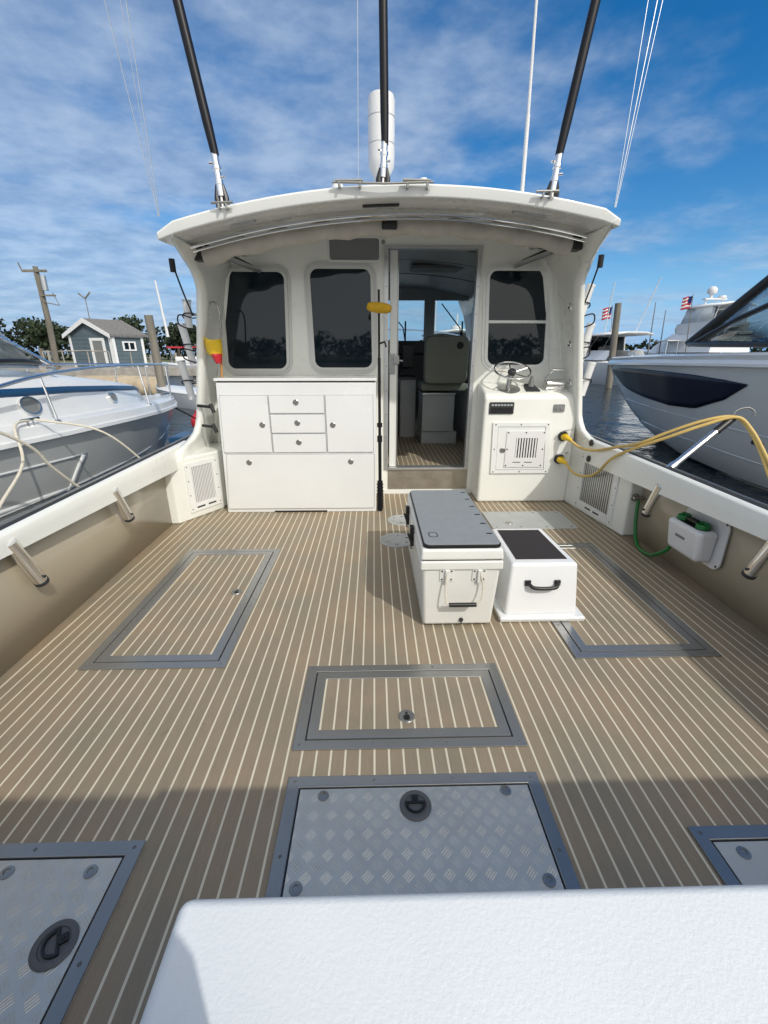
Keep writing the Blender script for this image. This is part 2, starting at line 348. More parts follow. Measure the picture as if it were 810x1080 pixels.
def ring(mb, F, outer, inner, c0, c1):
    n = len(outer); vs = [F.p(a, b, c0) for a, b in outer] + [F.p(a, b, c0) for a, b in inner] + [F.p(a, b, c1) for a, b in outer] + [F.p(a, b, c1) for a, b in inner]; fs = []
    for i in range(n):
        j = (i + 1) % n
        fs += [(2 * n + i, 2 * n + j, 3 * n + j, 3 * n + i), (i, n + i, n + j, j), (i, j, 2 * n + j, 2 * n + i), (n + i, 3 * n + i, 3 * n + j, n + j)]
    mb.add(vs, fs)

# ------------------------------------------------------------------ setting: water, far shore
wz = -.45
mb = MB(); mb.grid([[(x, y, wz) for x in (-900, -60, -20, 0, 20, 60, 900)] for y in (-900, -60, -20, 0, 20, 60, 900)])
struct(mb.build('water', M['water']))
mb = MB()
rows = []
for i in range(97):
    a = 2 * math.pi * i / 96; rr = 88 + 6 * math.sin(3 * a) + 3 * math.sin(7 * a + 1)
    rows.append([(rr * math.cos(a), rr * math.sin(a), wz - .5), ((rr + 2) * math.cos(a), (rr + 2) * math.sin(a), wz + .7), ((rr + 40) * math.cos(a), (rr + 40) * math.sin(a), .9), ((rr + 700) * math.cos(a), (rr + 700) * math.sin(a), 1.0)])
mb.grid(rows); struct(mb.build('shore_land', M['land']))
def foliage(mb, c, rx, ry, rz, n, s):
    for _ in range(n):
        while True:
            p = Vector((random.uniform(-1, 1), random.uniform(-1, 1), random.uniform(-1, 1)))
            if .35 < p.length < 1: break
        q = Vector(c) + Vector((p.x * rx, p.y * ry, p.z * rz)); a = Vector([random.gauss(0, 1) for _ in range(3)]).normalized(); b = a.orthogonal().normalized() * s * random.uniform(.6, 1.3); d = a.cross(b).normalized() * s * random.uniform(.5, 1.1)
        o = len(mb.v); mb.v += [tuple(q - b), tuple(q + d), tuple(q + b), tuple(q - d)]; mb.f.append((o, o + 1, o + 2, o + 3)); mb.mi.append(0)
mb = MB()
for i in range(190):
    a = 2 * math.pi * (i + random.random() * .6) / 190; rr = 97 + random.uniform(-2, 7)
    x, y = rr * math.cos(a), rr * math.sin(a); h = random.uniform(4.2, 6.2)
    if y > 0 and x > 5: h *= .68
    if y > 0 and -30 < x < 5: h *= .8
    foliage(mb, (x, y, h * .52 + .4), 2.8, 2.8, h * .5, 190, .42)
o = mb.build('tree_line', M['leafd']); tag(o, 'continuous dark tree line along the far shore of the harbour', 'trees'); o['kind'] = 'stuff'
def tree(x, y, h, w, m, label, n=420):
    t = thing('leafy_tree', label, 'tree', (x, y, .9), 'trees on the shore')
    mb = MB(); mb.tube(spline([(x, y, .7), (x + .2, y, .9 + h * .3), (x, y + .2, .9 + h * .6)], 4), [.28, .27, .25, .24, .22, .2, .17, .13, .08], 8)
    for k in range(4):
        a = k * 1.7; mb.tube([(x + .1, y, .9 + h * .35), (x + math.cos(a) * w * .5, y + math.sin(a) * w * .5, .9 + h * .7)], [.12, .04], 6)
    mb.build('trunk', M['bark'], t)
    mb = MB()
    for k in range(9):
        a = random.uniform(0, 6.3); r_ = random.uniform(0, .55) * w
        foliage(mb, (x + math.cos(a) * r_, y + math.sin(a) * r_, .9 + h * random.uniform(.42, .80)), w * .5, w * .5, h * .2, n // 4, .33)
    mb.build('crown', m, t); return t
tree(-68, 84, 8.8, 4.6, M['leafd'], 'tallest dark tree above the cabin roof of the moored boat at far left')
tree(-61, 86, 7.2, 5.2, M['leafd'], 'broad dark tree just left of the utility pole')
tree(-55.5, 82, 6.3, 4.4, M['leaf'], 'lower green tree behind the left edge of the blue-grey shed')
tree(-43, 84, 7.2, 4.0, M['leaf'], 'round olive green tree rising behind the shed roof and wooden piling', 500)
tree(-37, 88, 6.2, 3.6, M['leafd'], 'small tree just right of the left wooden piling')
tree(-31, 84, 5.4, 3.4, M['leaf'], 'small bushy tree low behind the left rod tubes')

def piling(x, y, z1, r, label, lean=(0, 0)):
    mb = MB(); mb.tube([(x, y, -2), (x + lean[0] * .5, y + lean[1] * .5, (z1 - 2) * .5), (x + lean[0], y + lean[1], z1)], [r * 1.08, r, r * .95], 14)
    return tag(mb.build('wooden_piling', M['wood'], bevel=0), label, 'piling', 'wooden pilings')
piling(-8.35, 18, 2.86, .16, 'weathered wooden piling standing beside the blue-grey shed', (-.12, 0))
piling(14.4, 27, 4.22, .185, 'tall wooden piling rising in front of the moored cabin cruiser', (-.36, 0))
for i, (x, y, z1) in enumerate([(-21, 27, 1.9), (-19.5, 27.5, 1.8)]):
    piling(x, y, z1, .13, ['short piling on the dock left of the shed', 'short piling on the dock nearest the shed wall'][i])

# utility pole with crossarm hardware
t = thing('utility_pole', 'leaning grey utility pole topped with equipment left of the shed', 'utility pole', (-16.6, 24, -.3))
mb = MB(); mb.tube([(-16.5, 24.0, -.6), (-16.3, 24.0, 3), (-16.3, 24.0, 5.45)], [.15, .14, .11], 10); mb.build('pole', M['wood'], t)
mb = MB(); mb.cyl((-16.0, 23.9, 4.4), (-15.98, 23.9, 5.05), .13, n=10); mb.build('transformer', M['frameal'], t)
mb = MB(); mb.box(-16.9, -15.75, 23.85, 23.95, 5.2, 5.3); mb.box(-16.35, -16.25, 23.86, 23.94, 3.9, 5.25); mb.box(-16.35, -15.6, 23.85, 23.95, 4.15, 4.22); mb.tube([(-16.3, 23.9, 3.9), (-15.5, 23.9, 3.75), (-15.7, 23.9, 4.3)], .025, 5); mb.tube([(-16.9, 23.9, 5.25), (-17.0, 23.9, 5.6)], .03, 5); mb.build('crossarm', M['wood'], t)
t = tag(MB().tube([(-13.1, 30, 2.5), (-13.35, 30, 5.7)], [.09, .05], 8).build('mast', M['white']), 'white mast rising behind the shed roof', 'mast')
mbx = MB(); mbx.tube([(-17.8, 30, 2.5), (-17.8, 30, 4.8)], [.03, .02], 6); mbx.tube([(-18.15, 30, 5.0), (-17.8, 30, 4.7), (-17.45, 30, 5.05)], .05, 5)
tag(mbx.build('weather_vane', M['wood']), 'thin dark weather vane above the shed ridge', 'weather vane')

# shed on dock
def shed():
    t = thing('dock_shed', 'blue-grey clapboard shed with white trim on the dock', 'shed', (-15, 26, .80))
    # front gable facing viewer; front-left corner, front-right corner, side going back right
    A = Vector((-16.75, 26, .80)); Bc = Vector((-14.1, 25.3, .80)); u = (Bc - A).normalized(); wlen = (Bc - A).length; back = Vector((.62, .78, 0)).normalized(); dlen = 1.65
    F = Fr(A, u, (0, 0, 1), back); eave = 1.70; peak = 2.38
    F2 = F
    mb = MB(); mb.fprism(F2, [(0, 0), (wlen, 0), (wlen, eave), (wlen / 2, peak), (0, eave)], 0, dlen)
    nb = 12
    for k in range(nb):                       # clapboards, front and right side
        z = k * .2
        if z < eave - .05:
            mb.fbox(F2, .02, wlen - .02, z + .01, z + .03, -.015, 0)
            Fs = Fr(F2.p(wlen, 0, 0), back, (0, 0, 1), u); mb.fbox(Fs, .02, dlen - .02, z + .01, z + .03, 0, .015)
    mb.build('wall', M['siding'], t)
    mb = MB(); ov = .18
    for sgn in (0, 1):
        e0 = (-ov, eave - ov * .65) if sgn == 0 else (wlen + ov, eave - ov * .65)
        mb.hexa([F2.p(*e0, -ov), F2.p(wlen / 2, peak, -ov), F2.p(wlen / 2, peak, dlen + ov), F2.p(*e0, dlen + ov), F2.p(e0[0], e0[1] + .1, -ov), F2.p(wlen / 2, peak + .1, -ov), F2.p(wlen / 2, peak + .1, dlen + ov), F2.p(e0[0], e0[1] + .1, dlen + ov)])
    mb.build('roof', M['shingle'], t)
    mb = MB(); d0, d1 = -ov - .03, -ov - .004
    for sgn in (0, 1):
        e0 = (-ov, eave - ov * .65) if sgn == 0 else (wlen + ov, eave - ov * .65)
        mb.hexa([F2.p(e0[0], e0[1] - .1, d0), F2.p(wlen / 2, peak - .12, d0), F2.p(wlen / 2, peak - .12, d1), F2.p(e0[0], e0[1] - .1, d1), F2.p(e0[0], e0[1] + .1, d0), F2.p(wlen / 2, peak + .12, d0), F2.p(wlen / 2, peak + .12, d1), F2.p(e0[0], e0[1] + .1, d1)])
    Fs = Fr(F2.p(wlen, 0, 0), back, (0, 0, 1), u)
    mb.fbox(F2, -.03, .12, 0, eave - .05, -.03, -.001 - .016); mb.fbox(F2, wlen - .16, wlen + .03, 0, eave - .05, -.03, -.017)
    mb.fbox(Fs, .0, .14, 0, eave - .03, .017, .04); mb.fbox(Fs, dlen - .13, dlen, 0, eave - .03, .017, .04); mb.fbox(Fs, .14, dlen, eave - .16, eave - .02, .017, .035)
    mb.build('trim', M['gelboat'], t)
    mb = MB(); ring(mb, F2, [(1.35, 0), (2.3, 0), (2.3, 1.5), (1.35, 1.5)], [(1.5, 0.01), (2.15, 0.01), (2.15, 1.36), (1.5, 1.36)], -.05, -.018); dr = mb.build('door', M['gelboat'], t)
    mb = MB(); mb.fbox(F2, 1.502, 2.148, 0.012, 1.358, -.03, -.018); mb.build('door_panel', M['greyp'], dr)
    mb = MB(); ring(mb, Fs, [(.5, .85), (1.2, .85), (1.2, 1.34), (.5, 1.34)], [(.58, .92), (1.12, .92), (1.12, 1.27), (.58, 1.27)], .017, .05); mb.fbox(Fs, .82, .88, .921, 1.269, .018, .045); wd = mb.build('window', M['gelboat'], t)
    mb = MB(); mb.fbox(Fs, .58, 1.12, .92, 1.27, .018, .024); mb.build('pane', M['glassd'], wd)
    return t
shed()
mb = MB(); mb.box(-24, -8.9, 24.0, 30, .57, .78); mb.box(-24, -8.9, 23.9, 24.0, .42, .75)
for k in range(9): mb.cyl((-23.5 + k * 1.75, 24.2, -2), (-23.5 + k * 1.75, 24.2, .57), .11, n=8)
for k in range(30): mb.box(-24 + k * .5, -23.52 + k * .5, 24.0, 30, .781, .795)
dk = tag(mb.build('wooden_dock', M['dock']), 'grey wooden dock carrying the blue-grey shed', 'dock')
mb = MB()
for x in (-17.2, -16.2, -14.9, -13.8, -12.7): mb.cyl((x, 24.3, .78), (x, 24.3, 1.6), .03, n=6)
mb.tube([(-17.2, 24.3, 1.6), (-15, 24.3, 1.65), (-13.8, 24.3, 1.6)], .03, 6)
tag(mb.build('dock_railing', M['dock']), 'low thin railing on the dock in front of the shed door', 'railing')
mb = MB(); mb.tube([(-15.5, 22.6, .02), (-14.5, 22.5, 0), (-12, 22.0, -.02), (-10.4, 21.8, -.02), (-10.1, 21.8, -.02)], [.25, .5, .55, .5, .2], 16)
tag(mb.build('dock_float', M['tan']), 'long tan cylindrical float lying below the dock', 'float')

# distant pier clutter on the left
mb = MB(); mb.box(-40, -13, 52, 55, .2, .5)
for k in range(10): mb.cyl((-39 + k * 2.8, 52, -1), (-39 + k * 2.8, 52, 1.6 + .3 * math.sin(k * 2.1)), .14, n=8)
tag(mb.build('far_pier', M['dock']), 'long low pier with posts behind the shed', 'pier')
mb = MB(); mb.box(6, 44, 52, 54, .0, .3)
for k in range(12): mb.cyl((7 + k * 3.1, 52, -1), (7 + k * 3.1, 52, 1.3 + .4 * math.sin(k * 1.7)), .14, n=8)
tag(mb.build('far_pier', M['dock']), 'long low pier behind the boats on the right', 'pier')

# ------------------------------------------------------------------ hull lofting
def hull_ring(b, zs, zk, flare=.8, ztum=0):
    """half ring from sheer down to keel; returns list of (half breadth, z)"""
    pts = []
    for v, kx in ((1, 1.0), (.85, .985 - (1 - flare) * .35), (.62, .93 - (1 - flare) * .7), (.40, .86 - (1 - flare) * .95), (.22, .76 - (1 - flare) * 1.1), (.2, .72 - (1 - flare) * 1.1), (0, .0)):
        pts.append((max(0, b * kx), zk + (zs - zk) * v))
    return pts
def loft(mb, tip, yaw, st):
    """st: (s aft of tip, half breadth, sheer z, keel z, flare)"""
    ca, sa = math.cos(yaw), math.sin(yaw); rows = []
    def W_(x, s, z): return (tip[0] + x * ca + s * sa, tip[1] - s * ca + x * sa, z)
    for s, b, zs, zk, fl in st:
        h = hull_ring(b, zs, zk, fl); rows.append([W_(-x, s, z) for x, z in h] + [W_(x, s, z) for x, z in h[::-1][1:]])
    mb.grid(rows); n = len(rows[-1]); o = len(mb.v) - n; mb.f.append(tuple(o + k for k in range(n))); mb.mi.append(mb.k)
    return W_

def rail(mb, pts, r=.014): mb.tube(spline(pts, 8), r, 10)

# ---- left neighbour boat
def left_boat():
    tip = (-3.85, 8.45); yaw = R(-2.5)
    t = thing('grey_cabin_boat', 'grey hulled cabin boat with bow rail moored close on the left', 'boat', (-4, 3.5, wz))
    st = [(0, .02, .545, .40, .8), (.10, .10, .55, .32, .78), (.35, .26, .555, .10, .72), (.8, .48, .565, -.25, .70), (1.3, .66, .58, -.55, .74), (2.0, .84, .60, -.75, .82), (3.0, .99, .635, -.85, .9), (4.2, 1.08, .67, -.9, .95), (6, 1.12, .72, -.9, 1), (9.5, 1.1, .8, -.9, 1)]
    mb = MB(); Wf = loft(mb, tip, yaw, st); mb.build('hull', M['gelgrey'], t, sharp=30)
    # white sheer band + deck
    rows = []
    for s, b, zs, zk, fl in st:
        e = .03 if s > .05 else .02
        ring_ = []
        for sg in (-1, 1):
            r_ = [(sg * (b + .015), zs - .015), (sg * (b + .05), zs + .0), (sg * (b + .045), zs + .035), (sg * (b + .02), zs + .045), (sg * (b - .0), zs + .12), (sg * max(b - .05, .004), zs + .145)]
            ring_ += r_ if sg < 0 else r_[::-1]
        rows.append([Wf(x, s - .0, z) for x, z in ring_])
    mb = MB(); mb.grid(rows); o = 0; mb.f.append(tuple(range(12))); mb.mi.append(0)
    mb.build('deck', M['gelboat'], t, sharp=30)
    # cabin trunk: lower part, blue stripe, top
    tr = [(1.15, .03, .72, .86), (1.35, .22, .86, .93), (1.8, .42, .93, 1.0), (2.6, .62, .99, 1.10), (3.6, .76, 1.05, 1.22), (4.6, .83, 1.09, 1.30), (6.2, .86, 1.14, 1.36), (7.2, .86, 1.16, 1.38)]
    mb = MB(); rows = []
    for s, b, z1, z2 in tr: 
        zb = lerp(s, [(a[0], a[2]) for a in st]) + .135
        rows.append([Wf(sg * x, s, z) for sg, x, z in [(-1, b + .08, zb), (-1, b + .035, (zb + z1) / 2), (-1, b, z1), (-1, b * .93, z1 + (z2 - z1) * .55), (-1, b * .6, z2), (0, 0, z2 + .04), (1, b * .6, z2), (1, b * .93, z1 + (z2 - z1) * .55), (1, b, z1), (1, b + .035, (zb + z1) / 2), (1, b + .08, zb)]])
    mb.grid(rows); mb.f.append(tuple(range(11))); mb.mi.append(0); mb.build('cabin_trunk', M['gelboat'], t, sharp=60)
    mb = MB()
    for sg in (1, -1):
        mb.grid([[Wf(sg * (b + .012), s, z1 - .045 - .012), Wf(sg * (b + .008), s, z1 + .028)] for s, b, z1, z2 in tr])
    mb.build('cabin_stripe', M['blue'], t, solid=.004)
    # portholes on starboard side (towards us) and port
    for sg in (1, -1):
        for s, r_ in ((4.25, .085), (2.75, .065)):
            b = lerp(s, [(a[0], a[1]) for a in tr]); z1 = lerp(s, [(a[0], a[2]) for a in tr]); zb = lerp(s, [(a[0], a[2]) for a in st]) + .135
            c = Vector(Wf(sg * (b + .040), s, (zb + z1) / 2 + .005)); c2 = Vector(Wf(sg * (lerp(s - .3, [(a[0], a[1]) for a in tr]) + .035), s - .3, (zb + z1) / 2))
            ud = (c - c2).normalized(); nn = ud.cross(Vector((0, 0, 1))) * (-1 if True else 1)
            if nn.x * sg < 0: nn = -nn
            nn = (nn + Vector((0, 0, .32))).normalized(); vd = nn.cross(ud).normalized(); F = Fr(c, ud, vd, nn)
            n = 24; ell = lambda a, b_: [(a * math.cos(2 * math.pi * k / n), b_ * math.sin(2 * math.pi * k / n)) for k in range(n)]
            mb = MB(); ring(mb, F, ell(r_ * 1.55, r_ * 1.02), ell(r_ * 1.35, r_ * .84), -.02, .016); ph = mb.build('porthole', M['chrome'], t)
            mb = MB(); mb.fprism(F, ell(r_ * 1.35, r_ * .84), -.02, .006); mb.build('pane', M['greyp'], ph)
    # windshield
    def windshield():
        base = [(-.80, 5.2, 1.30), (-.72, 4.2, 1.29), (-.60, 3.75, 1.27), (-.3, 3.45, 1.28), (0, 3.38, 1.29), (.3, 3.45, 1.28), (.60, 3.75, 1.27), (.72, 4.2, 1.29), (.80, 5.2, 1.30)]
        top = [(-.76, 5.5, 2.06), (-.68, 4.95, 2.04), (-.56, 4.5, 2.02), (-.28, 4.3, 2.04), (0, 4.25, 2.05), (.28, 4.3, 2.04), (.56, 4.5, 2.02), (.68, 4.95, 2.04), (.76, 5.5, 2.06)]
        mb = MB(); rail(mb, [Wf(*q) for q in base], .022); rail(mb, [Wf(*q) for q in top], .024)
        for i in (0, 2, 4, 6, 8): mb.tube([Wf(*base[i]), Wf(*top[i])], .018, 8)
        wf = mb.build('windshield', M['frameal'], t)
        mb = MB(); mb.grid([[Wf(*q) for q in base], [Wf(*q) for q in top]]); mb.build('pane', M['glass'], wf, solid=.006, sharp=60)
        mb = MB(); rail(mb, [Wf(.80, 5.6, 1.32), Wf(.74, 4.2, 1.34), Wf(.6, 3.7, 1.31), Wf(.3, 3.38, 1.31), Wf(0, 3.32, 1.31), Wf(-.5, 3.5, 1.31), Wf(-.74, 4.2, 1.34)], .02); mb.build('seal', M['black'], wf)
        mb = MB()
        mb.tube([Wf(.60, 3.55, 1.30), Wf(.70, 6.0, 2.35)], .022, 8); mb.tube([Wf(-.60, 3.55, 1.30), Wf(-.70, 6.0, 2.35)], .022, 8)
        mb.tube([Wf(.70, 6, 2.35), Wf(-.70, 6, 2.35)], .022, 8); mb.box(*[v for v in (Wf(.6, 3.55, 1.2)[0] - .03, Wf(.6, 3.55, 1.2)[0] + .03, Wf(.6, 3.55, 1.2)[1] - .03, Wf(.6, 3.55, 1.2)[1] + .03, 1.2, 1.27)])
        mb.build('top_bow', M['chrome'], t)
    windshield()
    mb = MB(); mb.box(-4.6, -3.4, .3, 1.6, .4, 1.2); mb.build('helm_console', M['gelboat'], t, bevel=.05)
    # bow rail
    mb = MB()
    for sg in (1, -1):
        pts = [(sg * 1.02, 6.4, .88), (sg * 1.02, 5.6, .99), (sg * 1.0, 4.9, 1.11), (sg * .97, 4.2, 1.21), (sg * .88, 3.2, 1.26), (sg * .74, 2.1, 1.26), (sg * .5, 1.0, 1.24), (sg * .22, .3, 1.22), (0, .12, 1.22)]
        rail(mb, [Wf(*q) for q in pts], .017)
    mb.build('bow_rail', M['chrome'], t)
    for sg in (1, -1):
        for x, s, zt in ((.97, 4.2, 1.21), (.76, 2.2, 1.26), (.42, .8, 1.235), (.2, .28, 1.22)):
            zb = lerp(s, [(a[0], a[2]) for a in st]) + .13; bb = lerp(s, [(a[0], a[1]) for a in st])
            mb = MB(); mb.cyl(Wf(sg * max(bb - .03, .04), s + .02, zb), Wf(sg * x, s, zt), .011, n=8); mb.lathe([(.03, 0), (.03, .01), (.014, .02)], Wf(sg * max(bb - .03, .04), s + .02, zb), n=12); mb.build('stanchion', M['chrome'], t)
    # deck cleat, anchor roller, hull drains, decal
    s = 4.55; bb = 1.06; c = Vector(Wf(bb, s, .82))
    mb = MB(); mb.tube([c + Vector((0, -.11, .045)), c + Vector((0, .11, .045))], .012, 8); mb.tube([c + Vector((0, -.03, -.01)), c + Vector((0, -.03, .045))], .01, 6); mb.tube([c + Vector((0, .03, -.01)), c + Vector((0, .03, .045))], .01, 6); mb.build('cleat', M['chrome'], t)
    mb = MB(); c = Wf(0, .12, .70); mb.box(c[0] - .05, c[0] + .05, c[1] - .3, c[1] + .05, .68, .73); mb.build('anchor_roller', M['chrome'], t, bevel=.005)
    def hp(s, v, off=.0):
        b = lerp(s, [(a[0], a[1]) for a in st]); zs = lerp(s, [(a[0], a[2]) for a in st]); zk = lerp(s, [(a[0], a[3]) for a in st]); fl = lerp(s, [(a[0], a[4]) for a in st])
        h = hull_ring(b, zs, zk, fl); vv = [((zz - zk) / (zs - zk), x) for x, zz in h][::-1]
        x = lerp(v, vv); return Vector(Wf(x + off, s, zk + (zs - zk) * v))
    for s in (4.95, 4.82, 4.70):
        p = hp(s, .47); mb = MB(); mb.lathe([(.026, -.01), (.026, .006), (.018, .008), (.017, -.004)], p, (1, 0, -.1), 14); mb.build('drain', M['black'], t)
    mb = MB()
    for (s0, s1, va, vb, th) in ((3.9, 6.5, .84, .90, .016), (4.15, 6.5, .64, .70, .03)):
        mb.grid([[hp(s0 + (s1 - s0) * k / 10, va + (vb - va) * k / 10, .006), hp(s0 + (s1 - s0) * k / 10, va + (vb - va) * k / 10 + th, .006)] for k in range(11)])
    mb.grid([[hp(3.9 + .25 * k / 4, .84 - .2 * k / 4, .006), hp(4.0 + .25 * k / 4, .84 - .2 * k / 4 + .01, .006)] for k in range(5)])
    mb.build('hull_decal', M['gelboat'], t, solid=.003)
    mb = MB(); mb.tube([hp(s, .66, .004) for s in (.9, 1.6, 2.4, 3.2, 4, 4.8, 5.6, 7)], .012, 6); mb.build('hull_strake', M['gelgrey'], t)
    t.location.z += .10
    return Wf, hp
LW, LH = left_boat()
# mooring lines of left boat
c = Vector(LW(1.06, 4.55, .96))
mb = MB(); mb.tube(spline([c, c + Vector((.06, -.25, -.02)), (-2.66, 3.25, .72), (-2.5, 2.75, .53), (-2.35, 2.3, .32), (-2.25, 2.0, .1)], 10), .011, 8)
tag(mb.build('mooring_line', M['rope']), 'pale rope hanging from the grey boat cleat down to lower left', 'rope', 'mooring lines')
mb = MB(); mb.tube(spline([(-2.62, 2.4, 1.08), (-2.56, 2.85, 1.06), (-2.5, 3.15, .876), (-2.5, 3.32, .671), (-2.48, 3.57, .41), (-2.4, 3.8, .15)], 10), .012, 8)
tag(mb.build('mooring_line', M['rope']), 'thick cream rope curving down over the grey hull to our gunwale', 'rope', 'mooring lines')
mb = MB(); mb.tube(spline([c + Vector((0, .05, 0)), (-2.52, 4.05, .83), (-2.32, 4.33, .46), (-2.26, 4.5, .25)], 10), .009, 8)
tag(mb.build('mooring_line', M['rope']), 'thin pale rope running forward from the cleat along the grey hull', 'rope', 'mooring lines')
mb = MB(); mb.tube(spline([LW(0, .1, .62), (-3.7, 9.2, .22), (-3.9, 9.9, .05)], 8), .014, 8)
tag(mb.build('mooring_line', M['drope']), 'dark rope from the bow tip of the grey boat over the water', 'rope', 'mooring lines')
mb = MB(); mb.ell((-4.0, 10.0, .04), .15, .15, .2, 18, 12); mb.cyl((-4.0, 10, .22), (-4.0, 10, .30), .04, n=10)
buoy = tag(mb.build('fender_ball', M['red'], loc=(-4.0, 10.0, wz)), 'round red fender ball just right of the grey boat bow', 'fender')

mb = MB(); mb.box(-4.5, -3.4, 9.5, 10.3, wz - .1, wz + .24)
tag(mb.build('dock_box', M['blue'], bevel=.03), 'low dark blue float in the water under the red fender', 'float')

# ---- right neighbour boat
RST = [(0, .03, 1.37, 1.22, .8), (.12, .14, 1.37, 1.10, .72), (.5, .36, 1.375, .70, .62), (1.1, .62, 1.385, .25, .60), (2.0, .93, 1.40, -.22, .66), (3.2, 1.24, 1.43, -.62, .74), (4.6, 1.50, 1.455, -.85, .84), (6.4, 1.68, 1.48, -.95, .92), (9, 1.75, 1.5, -1, .97), (13, 1.72, 1.5, -1, 1)]
RTIP = (6.95, 13.2)
def right_boat():
    t = thing('white_bow_rider', 'large light grey motorboat with navy hull panel close on the right', 'boat', (7, 6, wz))
    mb = MB(); Wf = loft(mb, RTIP, R(1.0), RST); mb.build('hull', M['hullr'], t, sharp=30)
    rows = []
    for s, b, zs, zk, fl in RST:
        ring_ = []
        for sg in (-1, 1):
            r_ = [(sg * (b + .012), zs - .17), (sg * (b + .04), zs - .16), (sg * (b + .045), zs - .12), (sg * (b + .01), zs - .10), (sg * max(b - .05, .004), zs + .0), (sg * max(b - .14, .003), zs + .04)]
            ring_ += r_ if sg < 0 else r_[::-1]
        rows.append([Wf(x, s, z) for x, z in ring_])
    mb = MB(); mb.grid(rows); mb.f.append(tuple(range(12))); mb.mi.append(0); mb.build('deck', M['gelboat'], t, sharp=30)
    g = lambda k: (lambda s: lerp(s, [(a[0], a[k]) for a in RST]))
    def hp(s, v, off=0):
        h = hull_ring(g(1)(s), g(2)(s), g(3)(s), g(4)(s)); zs, zk = g(2)(s), g(3)(s)
        vv = [((zz - zk) / (zs - zk), x) for x, zz in h][::-1]; return Vector(Wf(-(lerp(v, vv) + off), s, zk + (zs - zk) * v))
    def hz(s, z, off=0): return hp(s, (z - g(3)(s)) / (g(2)(s) - g(3)(s)), off)
    # navy side panel: columns (s, ztop, zbot)
    colz = [(.75, 1.08, 1.06), (1.1, 1.12, .95), (1.7, 1.15, .76), (2.4, 1.17, .65), (3.4, 1.19, .585), (4.6, 1.18, .55), (5.5, 1.16, .59), (6.3, 1.12, .82), (6.75, 1.08, 1.06)]
    fine = []
    for k in range(41):
        s = .75 + 6.0 * k / 40; fine.append((s, lerp(s, [(a, b) for a, b, c in colz]), lerp(s, [(a, c) for a, b, c in colz])))
    mb = MB(); mb.grid([[hz(s, zb + (zt - zb) * j / 6, .012) for j in range(7)] for s, zt, zb in fine]); mb.build('navy_panel', M['navy'], t, solid=.008)
    for zf, r_ in ((.40, .010), (-.02, .010)):
        mb = MB(); mb.tube([hz(s, zf + (-.10 if s > 6 else 0) * (s - 6) / 4, .003) for s in [1.6 + .4 * k for k in range(26)]], r_, 6); mb.build('hull_strake', M['hullr'], t)
    mb = MB(); mb.grid([[hz(s, wz - .05, .010), hz(s, wz + .055, .010)] for s in [3.0 + .4 * k for k in range(24)]]); mb.build('boot_stripe', M['black'], t, solid=.006)
    for k in range(5):
        p = hz(6.9 + k * .16, .26); mb = MB(); mb.lathe([(.028 if k else .036, -.01), (.028 if k else .036, .012)], p, (-1, 0, 0), 10); mb.build('vent', M['black'], t)
    mb = MB(); mb.grid([[hz(s, .72 - .18 * (s > 8.3) * 1, .012), hz(s, .72 + .14, .012)] for s in (7.9, 8.3, 8.8, 9.4)]); mb.build('hull_window', M['black'], t, solid=.008)
    # cleat on bow deck
    p = Vector(Wf(-.85, 2.4, 1.45)); mb = MB(); mb.tube([p + Vector((0, -.14, .05)), p + Vector((0, .14, .05))], .016, 6); mb.cyl(p + Vector((0, 0, -.02)), p + Vector((0, 0, .05)), .03, n=8); mb.build('cleat', M['chrome'], t)
    # windshield: black frame and glass
    bh = [(-1.42, 8.0, 1.60), (-1.30, 6.3, 1.63), (-1.12, 5.1, 1.65), (-.82, 4.2, 1.68), (-.4, 3.85, 1.70)]; th = [(-1.3, 8.8, 2.85), (-1.15, 7.6, 2.85), (-.9, 6.4, 2.82), (-.52, 5.5, 2.74), (-.25, 5.3, 2.74)]
    base = bh + [(0, 3.75, 1.71)] + [(-x, s_, z) for x, s_, z in bh[::-1]]; top = th + [(0, 5.25, 2.74)] + [(-x, s_, z) for x, s_, z in th[::-1]]
    mb = MB(); rail(mb, [Wf(*q) for q in base], .045); rail(mb, [Wf(*q) for q in top], .04)
    for i in (3, 7): mb.tube([Wf(*base[i]), Wf(*top[i])], .075, 10)
    for sg in (1, -1): mb.tube([Wf(sg * -.95, 4.55, 1.70), Wf(sg * -1.05, 5.6, 2.05), Wf(sg * -1.15, 7.0, 2.42)], .045, 8)
    fr = mb.build('windshield', M['black'], t)
    mb = MB(); mb.grid([[Wf(*q) for q in base], [Wf(*q) for q in top]]); mb.build('pane', M['glass'], fr, solid=.01, sharp=60)
    mb = MB(); mb.box(6.2, 7.8, -.2, 3.6, 1.2, 1.7); mb.box(6.4, 7.6, -.2, 2.0, 1.7, 2.2); mb.build('cockpit', M['gelboat'], t, bevel=.06)
    return hz
RH = right_boat()

